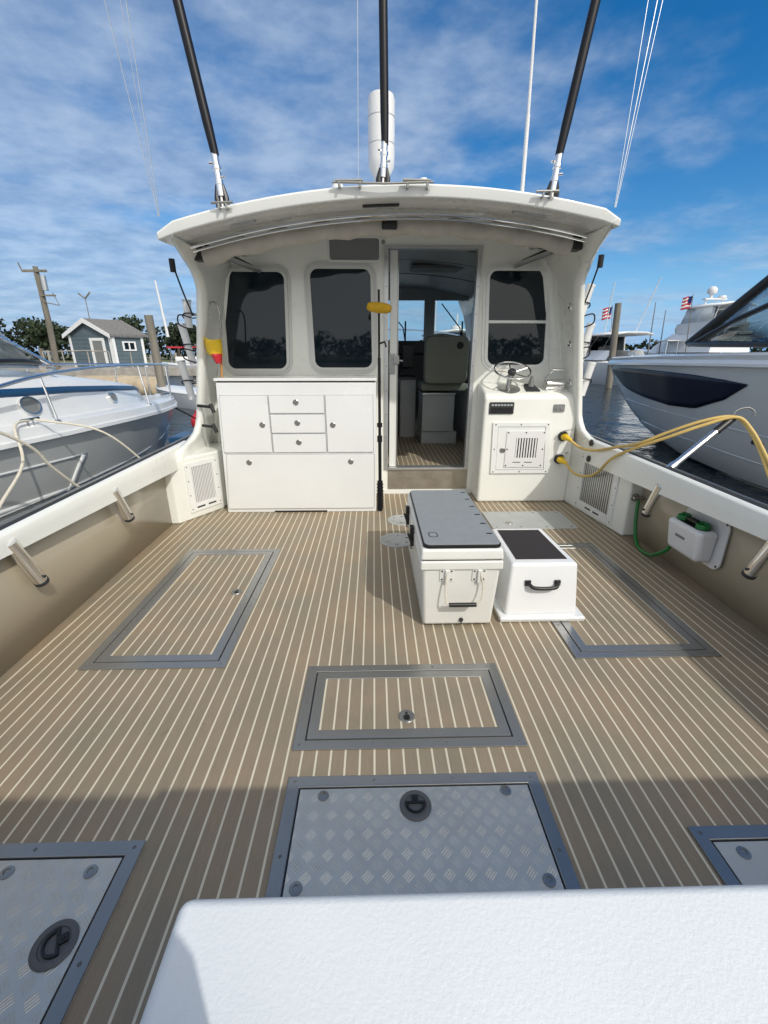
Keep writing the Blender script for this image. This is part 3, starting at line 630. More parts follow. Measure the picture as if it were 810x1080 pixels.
# ---- small distant boats
def small_boat(name, label, tip, yaw, L_, b, fb, col, extra, group='boats moored across the harbour'):
    t = thing(name, label, 'boat', (tip[0], tip[1], wz), group)
    st = [(0, .03, wz + fb * 1.15, wz + fb * .8, .75), (L_ * .06, b * .35, wz + fb * 1.12, wz + .1, .7), (L_ * .16, b * .65, wz + fb * 1.08, wz - .2, .72), (L_ * .35, b * .92, wz + fb, wz - .35, .85), (L_ * .6, b, wz + fb * .92, wz - .4, .95), (L_, b * .96, wz + fb * .9, wz - .4, 1)]
    mb = MB(); Wf = loft(mb, tip, yaw, st); mb.build('hull', col, t, sharp=30)
    mb = MB(); mb.grid([[Wf(-bb, s, zs), Wf(-bb * .5, s, zs + .06), Wf(0, s, zs + .08), Wf(bb * .5, s, zs + .06), Wf(bb, s, zs)] for s, bb, zs, zk, fl in st]); mb.build('deck', M['gelboat'], t, solid=.05)
    extra(t, Wf, wz + fb); return t
def cruiser_top(t, Wf, z):
    # cabin + arched windshield + hardtop
    def rows(p): return [[Wf(*q) for q in r_] for r_ in p]
    mb = MB(); mb.grid(rows([[(-1.1, 2.0, z), (-.6, 2.0, z + .25), (.6, 2.0, z + .25), (1.1, 2.0, z)], [(-1.5, 3.4, z), (-1.0, 3.2, z + .62), (1.0, 3.2, z + .62), (1.5, 3.4, z)], [(-1.6, 8, z), (-1.2, 8, z + .6), (1.2, 8, z + .6), (1.6, 8, z)]])); mb.build('cabin', M['gelboat'], t)
    b = [(-1.5, 6.0, z + .6), (-1.25, 4.0, z + .58), (-.45, 3.5, z + .60), (.45, 3.5, z + .60), (1.25, 4.0, z + .58), (1.5, 6.0, z + .6)]
    c_ = [(-1.35, 6.0, z + 1.55), (-1.1, 4.9, z + 1.55), (-.4, 4.5, z + 1.6), (.4, 4.5, z + 1.6), (1.1, 4.9, z + 1.55), (1.35, 6.0, z + 1.55)]
    mb = MB(); mb.grid(rows([b, c_])); w = mb.build('windshield', M['glassd'], t, solid=.02)
    mb = MB()
    for i in range(6): mb.tube([Wf(*b[i]), Wf(*c_[i])], .045, 6)
    mb.tube([Wf(*q) for q in c_], .05, 6); mb.build('frame', M['gelboat'], w)
    mb = MB(); mb.grid(rows([[(-1.2, 4.6, z + 1.6), (-.6, 4.3, z + 1.68), (.6, 4.3, z + 1.68), (1.2, 4.6, z + 1.6)], [(-1.45, 6, z + 1.6), (-.7, 6, z + 1.75), (.7, 6, z + 1.75), (1.45, 6, z + 1.6)], [(-1.35, 8.5, z + 1.6), (-.7, 8.5, z + 1.72), (.7, 8.5, z + 1.72), (1.35, 8.5, z + 1.6)]])); mb.build('hardtop', M['gelboat'], t, solid=.08)
    mb = MB(); p = Vector(Wf(.2, 6.2, z + 1.78)); mb.lathe([(.26, 0), (.3, .08), (.26, .2), (.08, .26)], p, n=14); mb.cyl(p + Vector((0, 0, .2)), p + Vector((0, 0, .75)), .04, n=6); mb.build('radar_dome', M['white'], t)
    mb = MB(); mb.tube([Wf(-1.2, 7, z + 1.6), Wf(-1.35, 7.4, z + 4.6)], .03, 5); mb.tube([Wf(1.2, 7, z + 1.6), Wf(1.5, 8, z + 4.9)], .03, 5); mb.build('antenna', M['white'], t)
    mb = MB(); rail(mb, [Wf(-1.4, 4, z + .5), Wf(-1.2, 2, z + .62), Wf(-.5, .5, z + .72), Wf(0, .0, z + .75), Wf(.5, .5, z + .72), Wf(1.2, 2, z + .62), Wf(1.4, 4, z + .5)], .025); mb.build('bow_rail', M['chrome'], t)
small_boat('cabin_cruiser', 'white cabin cruiser with arched windshield behind the tall wooden piling', (14.8, 37.5), R(13), 10, 1.75, 1.55, M['gelboat'], cruiser_top)
def fly_top(t, Wf, z):
    def rows(p): return [[Wf(*q) for q in r_] for r_ in p]
    mb = MB(); mb.grid(rows([[(-1.3, 3.2, z), (-1.1, 3.4, z + .5), (1.1, 3.4, z + .5), (1.3, 3.2, z)], [(-1.9, 5, z), (-1.6, 5.8, z + 1.5), (1.6, 5.8, z + 1.5), (1.9, 5, z)], [(-2, 10, z), (-1.8, 10, z + 1.6), (1.8, 10, z + 1.6), (2, 10, z)], [(-2, 10.02, z), (-1.8, 10.02, z), (1.8, 10.02, z), (2, 10.02, z)]])); mb.build('deckhouse', M['gelboat'], t)
    mb = MB(); rows_ = [[(-1.1, 5.6, z + 1.4), (-1.0, 5.3, z + 1.9), (1.0, 5.3, z + 1.9), (1.1, 5.6, z + 1.4)], [(-1.7, 6.5, z + 1.45), (-1.75, 6.2, z + 2.25), (1.75, 6.2, z + 2.25), (1.7, 6.5, z + 1.45)], [(-1.8, 9.6, z + 1.5), (-1.85, 9.6, z + 2.3), (1.85, 9.6, z + 2.3), (1.8, 9.6, z + 1.5)]]
    mb.grid(rows(rows_)); mb.build('flybridge', M['gelboat'], t)
    mb = MB(); mb.grid(rows([[(-1.7, 9.4, z + 2.3), (-1.65, 6.4, z + 2.25), (-.9, 5.6, z + 2.1), (.9, 5.6, z + 2.1), (1.65, 6.4, z + 2.25), (1.7, 9.4, z + 2.3)], [(-1.6, 9.3, z + 3.5), (-1.5, 6.7, z + 3.5), (-.8, 6.2, z + 3.5), (.8, 6.2, z + 3.5), (1.5, 6.7, z + 3.5), (1.6, 9.3, z + 3.5)]])); mb.build('clear_enclosure', M['clearv'], t, solid=.01)
    mb = MB()
    for x, s in ((-1.68, 9.4), (-1.6, 6.5), (-.85, 5.8), (.85, 5.8), (1.6, 6.5), (1.68, 9.4), (-1.65, 8), (1.65, 8)): mb.tube([Wf(x, s, z + 2.2), Wf(x * .95, s + .2, z + 3.5)], .035, 6)
    mb.build('enclosure_frame', M['white'], t)
    mb = MB(); mb.grid(rows([[(-1.3, 6.0, z + 3.5), (-.6, 5.9, z + 3.62), (.6, 5.9, z + 3.62), (1.3, 6.0, z + 3.5)], [(-1.75, 7, z + 3.5), (-.8, 7, z + 3.75), (.8, 7, z + 3.75), (1.75, 7, z + 3.5)], [(-1.7, 10, z + 3.5), (-.8, 10, z + 3.7), (.8, 10, z + 3.7), (1.7, 10, z + 3.5)]])); mb.build('hardtop', M['gelboat'], t, solid=.1)
    mb = MB(); p = Vector(Wf(0, 7.6, z + 3.7)); mb.box(p.x - .9, p.x + .9, p.y - .2, p.y + .2, p.z + .35, p.z + .45)
    for x in (-.7, .7): mb.cyl(p + Vector((x, 0, 0)), p + Vector((x, 0, .4)), .06, n=6)
    mb.build('radar_arch', M['white'], t)
    mb = MB(); mb.lathe([(.30, 0), (.36, .15), (.34, .35), (.18, .52), (.05, .55)], p + Vector((-.35, 0, .8)), n=16); mb.cyl(p + Vector((-.35, 0, .4)), p + Vector((-.35, 0, .85)), .12, n=8); mb.lathe([(.26, 0), (.3, .06), (.26, .2)], p + Vector((.6, 0, .45)), n=14); mb.build('radar_dome', M['white'], t)
small_boat('flybridge_yacht', 'tall white flybridge yacht with radar domes behind the right windshield', (26.4, 46), R(12), 12, 2.2, 2.05, M['gelboat'], fly_top)
def centre_console(t, Wf, z):
    mb = MB(); p = Vector(Wf(0, 3.0, z)); mb.box(p.x - .35, p.x + .35, p.y - .4, p.y + .4, z - .2, z + .65); mb.build('console', M['gelboat'], t, bevel=.06)
    mb = MB()
    for dx in (-.5, .5):
        for dy in (-.6, .7): mb.cyl(p + Vector((dx, dy, -.2)), p + Vector((dx * .9, dy * .9, 1.75)), .03, n=6)
    mb.build('top_frame', M['chrome'], t)
    mb = MB(); mb.box(p.x - .75, p.x + .75, p.y - .95, p.y + 1.1, z + 1.75, z + 1.82); mb.build('t_top', M['whitef'], t, bevel=.02)
small_boat('skiff', 'small white open skiff floating left of the port rod tubes', (-8.9, 18.6), R(62), 5.2, .95, .62, M['gelboat'], lambda t, Wf, z: MB().box(-7.6, -6.9, 19.9, 20.5, z - .1, z + .45).build('console', M['gelboat'], t, bevel=.05))
small_boat('red_topped_boat', 'distant boat with a red striped white canopy left of the wing wall', (-20.5, 44), R(78), 8, 1.4, 1.0, M['gelboat'], lambda t, Wf, z: (MB().box(-20, -14.5, 45, 47.2, z + 1.45, z + 1.6).build('canopy', M['redw'], t, bevel=.05), MB().box(-19.4, -14.9, 45.1, 47.1, z, z + .7).build('cabin', M['gelboat'], t, bevel=.15), MB().box(-19.8, -19.7, 45.2, 45.3, z, z + 1.45).box(-14.8, -14.7, 45.2, 45.3, z, z + 1.45).build('canopy_post', M['chrome'], t)))
small_boat('centre_console_boat', 'dark topped centre console boat between the cruiser and the flybridge yacht', (24.5, 42), R(15), 7.5, 1.2, 1.2, M['greyp'], centre_console)
small_boat('white_motorboat', 'small white motorboat with a tee top behind the starboard rod tubes', (15.2, 37.5), R(-35), 6.5, 1.1, 1.1, M['gelboat'], centre_console)
small_boat('moored_motorboat', 'white motorboat moored ahead seen through the cabin door glass', (3.0, 30), R(10), 9, 1.5, 1.3, M['gelboat'], cruiser_top)
small_boat('moored_cruiser', 'white cruiser moored ahead seen through the left cabin windscreen', (-1.5, 34), R(-8), 9, 1.5, 1.3, M['gelboat'], cruiser_top)

def flag(x, y, z, label, lean):
    t = thing('us_flag', label, 'flag', (x, y, z - 2), 'stars and stripes flags')
    mb = MB(); mb.tube([(x + lean, y, z - 3.4), (x, y, z + .1)], [.03, .02], 6); mb.build('flagpole', M['wood'], t)
    mb = MB(); w_, h_ = .62, .72; nx = 10
    def P(i, j): u_ = i / nx; return (x - w_ * u_ * .92, y + .08 * math.sin(u_ * 7), z - h_ * j / 7 - .10 * u_ ** 1.5 - .02 * math.sin(u_ * 9))
    for i in range(nx):
        for j in range(7):
            mb.k = 2 if (i < 4 and j < 4) else (0 if j % 2 == 0 else 1); mb.add([P(i, j), P(i + 1, j), P(i + 1, j + 1), P(i, j + 1)], [(0, 1, 2, 3)])
    mb.build('flag_cloth', [M['redw'], M['whitef'], M['bluef']], t, solid=.004)
flag(16.0, 31.5, 4.45, 'small stars and stripes flag over the cabin cruiser left of the piling', .5)
flag(20.3, 30.0, 4.95, 'larger stars and stripes flag beside the flybridge yacht', .35)
for x, y, z, z1, lab in ((23.0, 38, 1, 5.4, 'thin bare sailboat mast left of the flybridge yacht'), (25.2, 40, 1, 5.0, 'short thin mast beside the flybridge yacht hull'), (18.2, 40, 1, 5.6, 'thin mast rising behind the cabin cruiser')):
    mb = MB(); mb.tube([(x, y, z), (x - .2, y, z1)], [.06, .03], 6); tag(mb.build('boat_mast', M['greyp']), lab, 'mast', 'bare masts')

# ================================================================== OUR BOAT
BOAT = thing('fishing_boat', 'white sport fishing boat with striped teak-look cockpit deck we stand in', 'boat', (0.14, 2, 0))
class _P:  # parent wrapper uses world coordinates (build() compensates for the parent's location)
    pass
def part(mb, name, m, parent=None, **k): return mb.build(name, m, parent or BOAT, **k)
XC = .14
WPT = [(-.4, 2.0), (.5, 1.95), (.7, 1.93), (1.25, 1.81), (2.2, 1.60), (2.34, 1.50), (2.7, 1.42)]
def ww(z): return lerp(z, WPT)
def roof_top(x, y): return 2.56 - .20 * (abs(x - .12) / 1.58) ** 2 + .03 * (x - .12) + .075 * (min(y, 5.6) - 3.4) - .03 * max(0, y - 6.2)
RT = .085

# deck sheet of the cockpit and cabin sole
mb = MB(); mb.box(-2.1, 2.4, -.6, 4.70, -.06, 0); part(mb, 'cockpit_deck', M['deck'])
mb = MB(); mb.box(-1.75, 2.0, 4.78, 9.1, .24, .30); part(mb, 'cabin_sole', M['deckin'])

def wall_x(s, y): return (-1.84 - .0195 * y) if s < 0 else (2.155 + .032 * y)
for s in (-1, 1):
    # bulwark inner wall
    mb = MB(); mb.grid([[(wall_x(s, y), y, 0), (wall_x(s, y) + .00 * s, y, .30), (wall_x(s, y) - s * .02, y, .62)] for y in (-.6, 1, 2, 3, 3.9)])
    part(mb, 'bulwark', M['tanw'], solid=.02, soffset=-1 if s < 0 else 1, sharp=60)
    # gunwale fascia + cap
    fx = XC + s * 1.925
    def zt(y): return (.655 + .0125 * y) + (.02 if s > 0 else 0)
    def zb(y): return .645 - .035 * y
    mb = MB(); rows = []
    for y in (-.6, .5, 1.5, 2.5, 3.4, 4.0, 4.2):
        rows.append([(fx, y, zb(y)), (fx + s * .004, y, (zb(y) + zt(y)) / 2), (fx + s * .006, y, zt(y) - .012), (fx + s * .016, y, zt(y)), (fx + s * .055, y, zt(y) + .004), (fx + s * .055, y, zt(y) - .06), (fx + s * .09, y, zb(y) - .01), (fx + s * .02, y, zb(y) - .003)])
    mb.grid(rows, True)
    part(mb, 'gunwale', M['gelwarm'], sharp=50)
    mb = MB(); mb.grid([[(fx + s * .057, y, zt(y) - .03), (fx + s * .057, y, zt(y) + .006), (fx + s * .075, y, zt(y) + .012), (fx + s * .11, y, zt(y) + .002), (fx + s * .115, y, zt(y) - .05)] for y in (-.6, .5, 1.5, 2.5, 3.4, 4.2, 4.75)]); part(mb, 'rub_rail', M['rubber'], solid=.006)
    mb = MB(); mb.tube([(fx + s * .088, y, zt(y) + .012) for y in (-.6, .5, 1.5, 2.5, 3.4, 4.2, 4.7)], .009, 8); part(mb, 'rail_strip', M['brushed'])
    # hull topsides outside
    mb = MB(); rows = []
    for y in (-.6, 1, 2.5, 4.2, 6, 8, 9.5, 11, 12.3, 13):
        hb = lerp(y, [(4.2, 1.0), (8, .98), (9.5, .86), (11, .6), (12.3, .27), (13, .02)]) * 2.06; sh = lerp(y, [(4.2, zt(4)), (8, 1.0), (13, 1.45)])
        rows.append([(XC + s * hb * .99, y, sh - .03), (XC + s * hb * 1.035, y, .5), (XC + s * hb * 1.085, y, .1), (XC + s * hb * 1.07, y, wz), (XC + s * hb * .8, y, -.9)])
    mb.grid(rows); part(mb, 'hull_side', M['gelboat'], solid=.03, soffset=0)
    # cabin side + wing sweeping aft
    dz = .05 * (1 if s > 0 else 0)
    zy = [(0, 4.0), (.45, 3.98), (.66, 3.86), (.695, 3.95), (.715, 4.06), (.735, 4.16), (.78, 4.27), (.85, 4.315), (.92, 4.33), (1.1, 4.30), (1.28, 4.27), (1.5, 4.23), (1.70, 4.19), (1.9, 4.155), (2.02 + dz, 4.12), (2.09 + dz, 4.04), (2.145 + dz, 3.94), (2.19 + dz, 3.80), (2.235 + dz, 3.62), (2.285 + dz, 3.44)]
    rows = [[(XC + s * ww(z), yy, z) for yy in [ye + (4.72 - ye) * k / 5 for k in range(6)]] for z, ye in zy]
    z, ye = zy[-1]; rows.append([(XC + s * (ww(z) - .005), yy, max(z + .005, roof_top(XC + s * 1.55, yy) - RT - .002)) for yy in [ye - .02 + (4.72 - ye) * k / 5 for k in range(6)]])
    mb = MB(); mb.grid(rows); part(mb, 'cabin_wing', M['gelwarm'], solid=.055, soffset=-1 if s < 0 else 1, sharp=50)
    # cabin side forward of the bulkhead, with a long side window opening
    mb = MB()
    for y0, y1, z0, z1 in ((4.72, 9.1, -.1, 1.55), (4.72, 9.1, 2.18, 2.46), (4.72, 5.1, 1.55, 2.18), (6.6, 6.8, 1.55, 2.18), (8.4, 9.1, 1.55, 2.18)):
        mb.hexa([(XC + s * ww(z0), y0, z0), (XC + s * ww(z0), y1, z0), (XC + s * ww(z1), y1, z1), (XC + s * ww(z1), y0, z1), (XC + s * (ww(z0) + .05), y0, z0), (XC + s * (ww(z0) + .05), y1, z0), (XC + s * (ww(z1) + .05), y1, z1), (XC + s * (ww(z1) + .05), y0, z1)])
    part(mb, 'cabin_side', M['gel'], sharp=30)
    for y0, y1 in ((5.1, 6.6), (6.8, 8.4)):
        mb = MB(); mb.hexa([(XC + s * (ww(z) + e), y, z) for e in (.02, .03) for y, z in ((y0, 1.55), (y1, 1.55), (y1, 2.18), (y0, 2.18))]); part(mb, 'side_window', M['glass'])
    # studs on the wing
    for (yy, z) in ((4.31, 1.87 + .03 * (s > 0)), (4.37, 1.55 + .03 * (s > 0)), (4.43, 1.20 + .03 * (s > 0))):
        nrm = Vector((-s, 0, -.21)); c = Vector((XC + s * (ww(z) - .001), yy, z))
        mb = MB(); mb.lathe([(.036, 0), (.036, .006), (.026, .014), (.024, .006), (.012, .006), (.010, .016)], c, nrm, 20); part(mb, 'deck_socket', M['chrome'])
    mb = MB(); mb.lathe([(.028, 0), (.028, .01), (.02, .018)], (XC + s * (ww(2.16) - .001), 3.95, 2.17 + dz), (-s, 0, -.25), 16); part(mb, 'courtesy_light', M['white'])
    # small black caps near the wing foot
    for (yy, z) in ((4.03, .675 + .03 * (s > 0)), (4.03, .53 + .02 * (s > 0))):
        mb = MB(); mb.lathe([(.03, 0), (.032, .012), (.02, .02)], (fx + s * .003, yy, z), (-s, 0, .1), 16); part(mb, 'drain_cap', M['black'])
    # angular locker with louvred panel at the forward corner
    if s < 0: foot = [(-1.93, 3.79), (-1.823, 3.80), (-1.56, 4.23), (-1.50, 4.7), (-1.93, 4.7)]; a, b = Vector((-1.823, 3.80, 0)), Vector((-1.56, 4.23, 0))
    else: foot = [(2.30, 3.43), (2.155, 3.425), (2.045, 4.36), (2.045, 4.7), (2.30, 4.7)]; a, b = Vector((2.155, 3.425, 0)), Vector((2.045, 4.36, 0))
    topz = .60 if s < 0 else .62
    mb = MB(); mb.prism([(x, y, 0) for x, y in foot], (0, 0, topz)); part(mb, 'corner_locker', M['gelwarm'], bevel=.018, seg=3)
    u = (b - a).normalized(); n_ = u.cross(Vector((0, 0, 1)));
    if n_.x * s > 0: n_ = -n_
    F = Fr(a, u, (0, 0, 1), n_); ln = (b - a).length
    if s < 0: p0, p1, q0, q1 = .13, .49, .07, .545
    else: p0, p1, q0, q1 = .16, .74, .035, .575
    mb = MB(); gi = .06; ring(mb, F, [(p0, q0), (p1, q0), (p1, q1), (p0, q1)], [(p0 + gi, q0 + gi + .02), (p1 - gi, q0 + gi + .02), (p1 - gi, q1 - gi * .7), (p0 + gi, q1 - gi * .7)], -.002, .010)
    gp = part(mb, 'vent_grille', M['gel'])
    mb = MB(); mb.fbox(F, p0 + gi, p1 - gi, q0 + gi + .02, q1 - gi * .7, -.012, .0015); nb = 14 if s < 0 else 15
    part(mb, 'vent_recess', M['rubber'] if s > 0 else M['greyp'], gp)
    mb = MB(); wv = (p1 - p0 - 2 * gi) / nb
    for k in range(nb): mb.fbox(F, p0 + gi + wv * (k + .25), p0 + gi + wv * (k + .8), q0 + gi + .02, q1 - gi * .7, .0015, .006)
    mb.build('louvre_slats', M['white'] if s < 0 else M['frameal'], gp)
    mb = MB()
    for aa in (p0 + .018, p1 - .018):
        for k in range(4): c = F.p(aa, q0 + .03 + (q1 - q0 - .06) * k / 3, .010); mb.lathe([(.006, 0), (.005, .003)], c, F.n, 8)
    for k in range(2): mb.fbox(F, (p0 + p1) / 2 - .11 + k * .13, (p0 + p1) / 2 - .02 + k * .13, q0 + .03, q0 + .045, .010, .0125)
    mb.build('grille_screw', M['rubber'], gp)

# rod holders clamped below the gunwale: tubes tilted
def rod_holder(x, y, z0, z1, s, dy):
    top = Vector((x, y, z1)); bot = Vector((x + s * -.0 , y + dy, z0)); mb = MB()
    mb.cyl(top, bot, .033, n=24); d = (bot - top).normalized(); o = part(mb, 'rod_holder', M['chrome'])
    mb = MB(); mb.lathe([(.035, 0), (.035, .02), (.026, .028)], bot - d * .02, d, 20); mb.lathe([(.008, 0), (.008, .012)], bot - d * .05 + Vector((-s * .030, 0, 0)), (-s, 0, 0), 8); mb.build('end_cap', M['rubber'], o)
rod_holder(-1.80, 2.88, .36, .62, -1, .12); rod_holder(-1.80, 1.98, .34, .63, -1, .12)
rod_holder(2.08, 2.96, .34, .60, 1, .10); rod_holder(2.08, 1.99, .34, .62, 1, .10)

# hatches -------------------------------------------------------------
FZ = .004
def hatch(x0, x1, y0, y1, flange, inner, lid_mat, hinge=None, latch=None, bolts=(), big=False, slit=True):
    """outer flange, dark joint, raised inner frame, lid"""
    mb = MB(); j = .006
    ix0, ix1, iy0, iy1 = x0 + flange + j + inner, x1 - flange - j - inner, y0 + flange + j + inner, y1 - flange - j - inner
    mb.box(ix0, ix1, iy0, iy1, -.0, FZ + .002); lid = part(mb, 'hatch', lid_mat)
    mb = MB(); ring(mb, WF, [(x0, y0), (x1, y0), (x1, y1), (x0, y1)], [(x0 + flange, y0 + flange), (x1 - flange, y0 + flange), (x1 - flange, y1 - flange), (x0 + flange, y1 - flange)], .0005, .009); mb.build('outer_frame', M['brushed'], None, bevel=.003).parent = lid
    mb = MB(); mb.box(x0 + flange - .001, x1 - flange + .001, y0 + flange - .001, y1 - flange + .001, .0002, .0028); mb.build('joint_gasket', M['black'], None).parent = lid
    if inner > 0:
        a, b = flange + j, flange + j + inner
        mb = MB(); ring(mb, WF, [(x0 + a, y0 + a), (x1 - a, y0 + a), (x1 - a, y1 - a), (x0 + a, y1 - a)], [(x0 + b, y0 + b), (x1 - b, y0 + b), (x1 - b, y1 - b), (x0 + b, y1 - b)], .001, .0095); mb.build('inner_frame', M['brushed'], None, bevel=.003).parent = lid
    nx = max(2, int((x1 - x0) / .26)); ny = max(2, int((y1 - y0) / .26))
    sc = [(x0 + flange * .6 + (x1 - x0 - flange * 1.2) * k / nx, yy) for k in range(nx + 1) for yy in (y0 + flange * .5, y1 - flange * .5)] + [(xx, y0 + (y1 - y0) * k / ny) for k in range(1, ny) for xx in (x0 + flange * .5, x1 - flange * .5)]
    for xx, yy in sc: mb = MB(); mb.lathe([(.006, 0), (.005, .001)], (xx, yy, .009), n=10); mb.build('screw', M['latchg'], None).parent = lid
    zl = FZ + .002
    if latch:
        lx, ly, ang = latch; r_ = .056 if big else .036
        mb = MB(); mb.lathe([(r_, 0), (r_, .003), (r_ * .93, .006), (r_ * .70, .006), (r_ * .66, .002)], (lx, ly, zl), n=40)
        la = mb.build('latch', M['latchg'] if big else M['brushed'], None); la.parent = lid
        ca, sa = math.cos(ang), math.sin(ang); F = Fr((lx, ly, zl), (ca, sa, 0), (-sa, ca, 0), (0, 0, 1))
        if big:
            hp_ = MB(); pts = [(r_ * .62 * math.cos(R(a)), r_ * .10 + r_ * .62 * math.sin(R(a))) for a in range(180, 361, 15)]
            inn = [(r_ * .44 * math.cos(R(a)), r_ * .02 + r_ * .42 * math.sin(R(a))) for a in range(180, 361, 15)]
            vs = [F.p(a, b, .009) for a, b in pts] + [F.p(a, b, .009) for a, b in inn] + [F.p(a, b, .002) for a, b in pts] + [F.p(a, b, .002) for a, b in inn]; n = len(pts); fs = []
            for i in range(n - 1): fs += [(i, i + 1, n + i + 1, n + i), (i, 2 * n + i, 2 * n + i + 1, i + 1), (n + i, n + i + 1, 3 * n + i + 1, 3 * n + i)]
            hp_.add(vs, fs); hp_.fbox(F, -r_ * .62, r_ * .62, r_ * .08, r_ * .22, .002, .009); hp_.fbox(F, -r_ * .2, r_ * .2, r_ * .2, r_ * .58, .002, .010); hp_.lathe([(r_ * .10, 0), (r_ * .08, .003)], F.p(0, r_ * .38, .010), n=12)
            hd = hp_.build('latch_handle', M['black'], None, bevel=.0012); hd.parent = la
        else:
            hp_ = MB(); hp_.fprism(F, rrect(-r_ * .35, r_ * .35, -r_ * .55, r_ * .1, r_ * .2), .002, .008); hp_.lathe([(r_ * .16, 0), (r_ * .12, .003)], F.p(0, r_ * .4, .006), n=12); hd = hp_.build('latch_handle', M['black'], None); hd.parent = la
        hd.location = (0, 0, 0)
    for bx, by in bolts:
        mb = MB(); mb.lathe([(.020, 0), (.019, .004), (.010, .005), (.009, .001), (.0, .001)] if False else [(.020, 0), (.019, .004), (.010, .005), (.009, .0012)], (bx, by, zl), n=24); mb.build('fastener', M['brushed'], None).parent = lid
    # children made in world coordinates: lid sits at boat origin offset
    for c in lid.children: c.location = (0, 0, 0)
    return lid
hatch(-1.505, -.765, 1.80, 3.215, .048, .048, M['deckin'], latch=(-.925, 2.54, 0))
hatch(1.045, 1.825, 1.83, 3.275, .048, .048, M['deckin'], latch=(1.18, 2.66, 0))
hatch(-.34, .613, 1.303, 1.80, .045, .045, M['deckin'], latch=(.133, 1.464, 0))
hatch(-.33, .605, .36, 1.187, .045, 0, M['tread'], latch=(.135, 1.067, 0), big=True, bolts=((-.193, 1.109), (.468, 1.115), (-.244, .823), (.518, .828), (-.25, .45), (.52, .45)))
hatch(-1.75, -.755, .36, .972, .045, 0, M['tread'], latch=(-.871, .709, R(-62)), big=True, bolts=((-.881, .883), (-1.135, .886), (-1.6, .45), (-.85, .45)))
hatch(1.043, 1.82, .36, .975, .045, 0, M['plainal'], bolts=((1.167, .89), (1.72, .89), (1.167, .44), (1.72, .44)))
# forward starboard plate and two round deck plates
mb = MB(); mb.fprism(WF, rrect(1.075, 1.86, 3.60, 4.05, .03), .0005, .008); pl = part(mb, 'deck_plate', M['greyplate'])
mb = MB()
for x in (1.12, 1.34, 1.58, 1.81):
    for y in (3.64, 4.01): mb.lathe([(.012, 0), (.011, .002)], (x, y, .008), n=12)
mb.build('plate_screws', M['brushed'], pl)
mb = MB(); mb.lathe([(.036, 0), (.034, .003), (.02, .003)], (1.26, 3.74, .008), n=24); mb.build('latch', M['brushed'], pl)
for cx, cy, r_ in ((.19, 3.38, .15), (.255, 3.85, .135)):
    mb = MB(); mb.lathe([(r_, 0), (r_, .006), (r_ * .96, .009), (r_ * .90, .009), (r_ * .88, .007)], (cx, cy, .0), n=48); pl = part(mb, 'pedestal_plate', M['greyplate'])
    for a in range(0, 360, 60): mb = MB(); mb.lathe([(.013, 0), (.012, .002)], (cx + r_ * .62 * math.cos(R(a + 25)), cy + r_ * .62 * math.sin(R(a + 25)), .007), n=12); mb.build('plate_screw', M['brushed'], pl)

# bulkhead with door opening ------------------------------------------
BY = 4.70
def wallpiece(mb, x0, x1, z0, z1f):
    n = 10; top = [(x0 + (x1 - x0) * k / n) for k in range(n + 1)]
    pts = [(x0, BY, z0)] + [(x1, BY, z0)] + [(x, BY, z1f(x)) for x in top[::-1]]
    mb.prism(pts, (0, .06, 0))
def ru(x): return roof_top(x, BY) - RT - .003
mb = MB()
def left_edge(z): return XC - ww(z) - .01
mb.prism([(XC - ww(0) - .01, BY, 0), (.135, BY, 0), (.135, BY, 2.46)] + [(x, BY, ru(x)) for x in (.135, -.2, -.6, -1.0, -1.3, XC - ww(2.35) - .01)] + [(XC - ww(z) - .01, BY, z) for z in (2.2, 1.25, .7)], (0, .06, 0))
mb.prism([(XC + ww(0) + .01, BY, 0)] + [(XC + ww(z) + .01, BY, z) for z in (.7, 1.25, 2.2)] + [(x, BY, ru(x)) for x in (XC + ww(2.4) + .01, 1.4, 1.1, 1.035)] + [(1.035, BY, 0)], (0, .06, 0))
mb.prism([(.135, BY, 2.44), (1.035, BY, 2.44), (1.035, BY, ru(1.035)), (.7, BY, ru(.7)), (.4, BY, ru(.4)), (.135, BY, ru(.135))], (0, .06, 0))
mb.box(.135, 1.035, BY, BY + .06, 0, .30)
part(mb, 'bulkhead', M['gelwarm'], sharp=30)
# soft corner fillets between bulkhead and wings
for s in (-1, 1):
    mb = MB(); rows = []
    for z in (.6, .9, 1.25, 1.6, 1.9, 2.2, 2.38):
        x0 = XC + s * ww(z); rr = .10; rows.append([(x0 - s * rr * (1 - math.cos(R(a))) + 0, BY - rr * (1 - math.sin(R(a))) - .0, z) for a in range(0, 91, 15)])
    mb.grid(rows); part(mb, 'corner_fillet', M['gelwarm'], solid=.004, soffset=0)

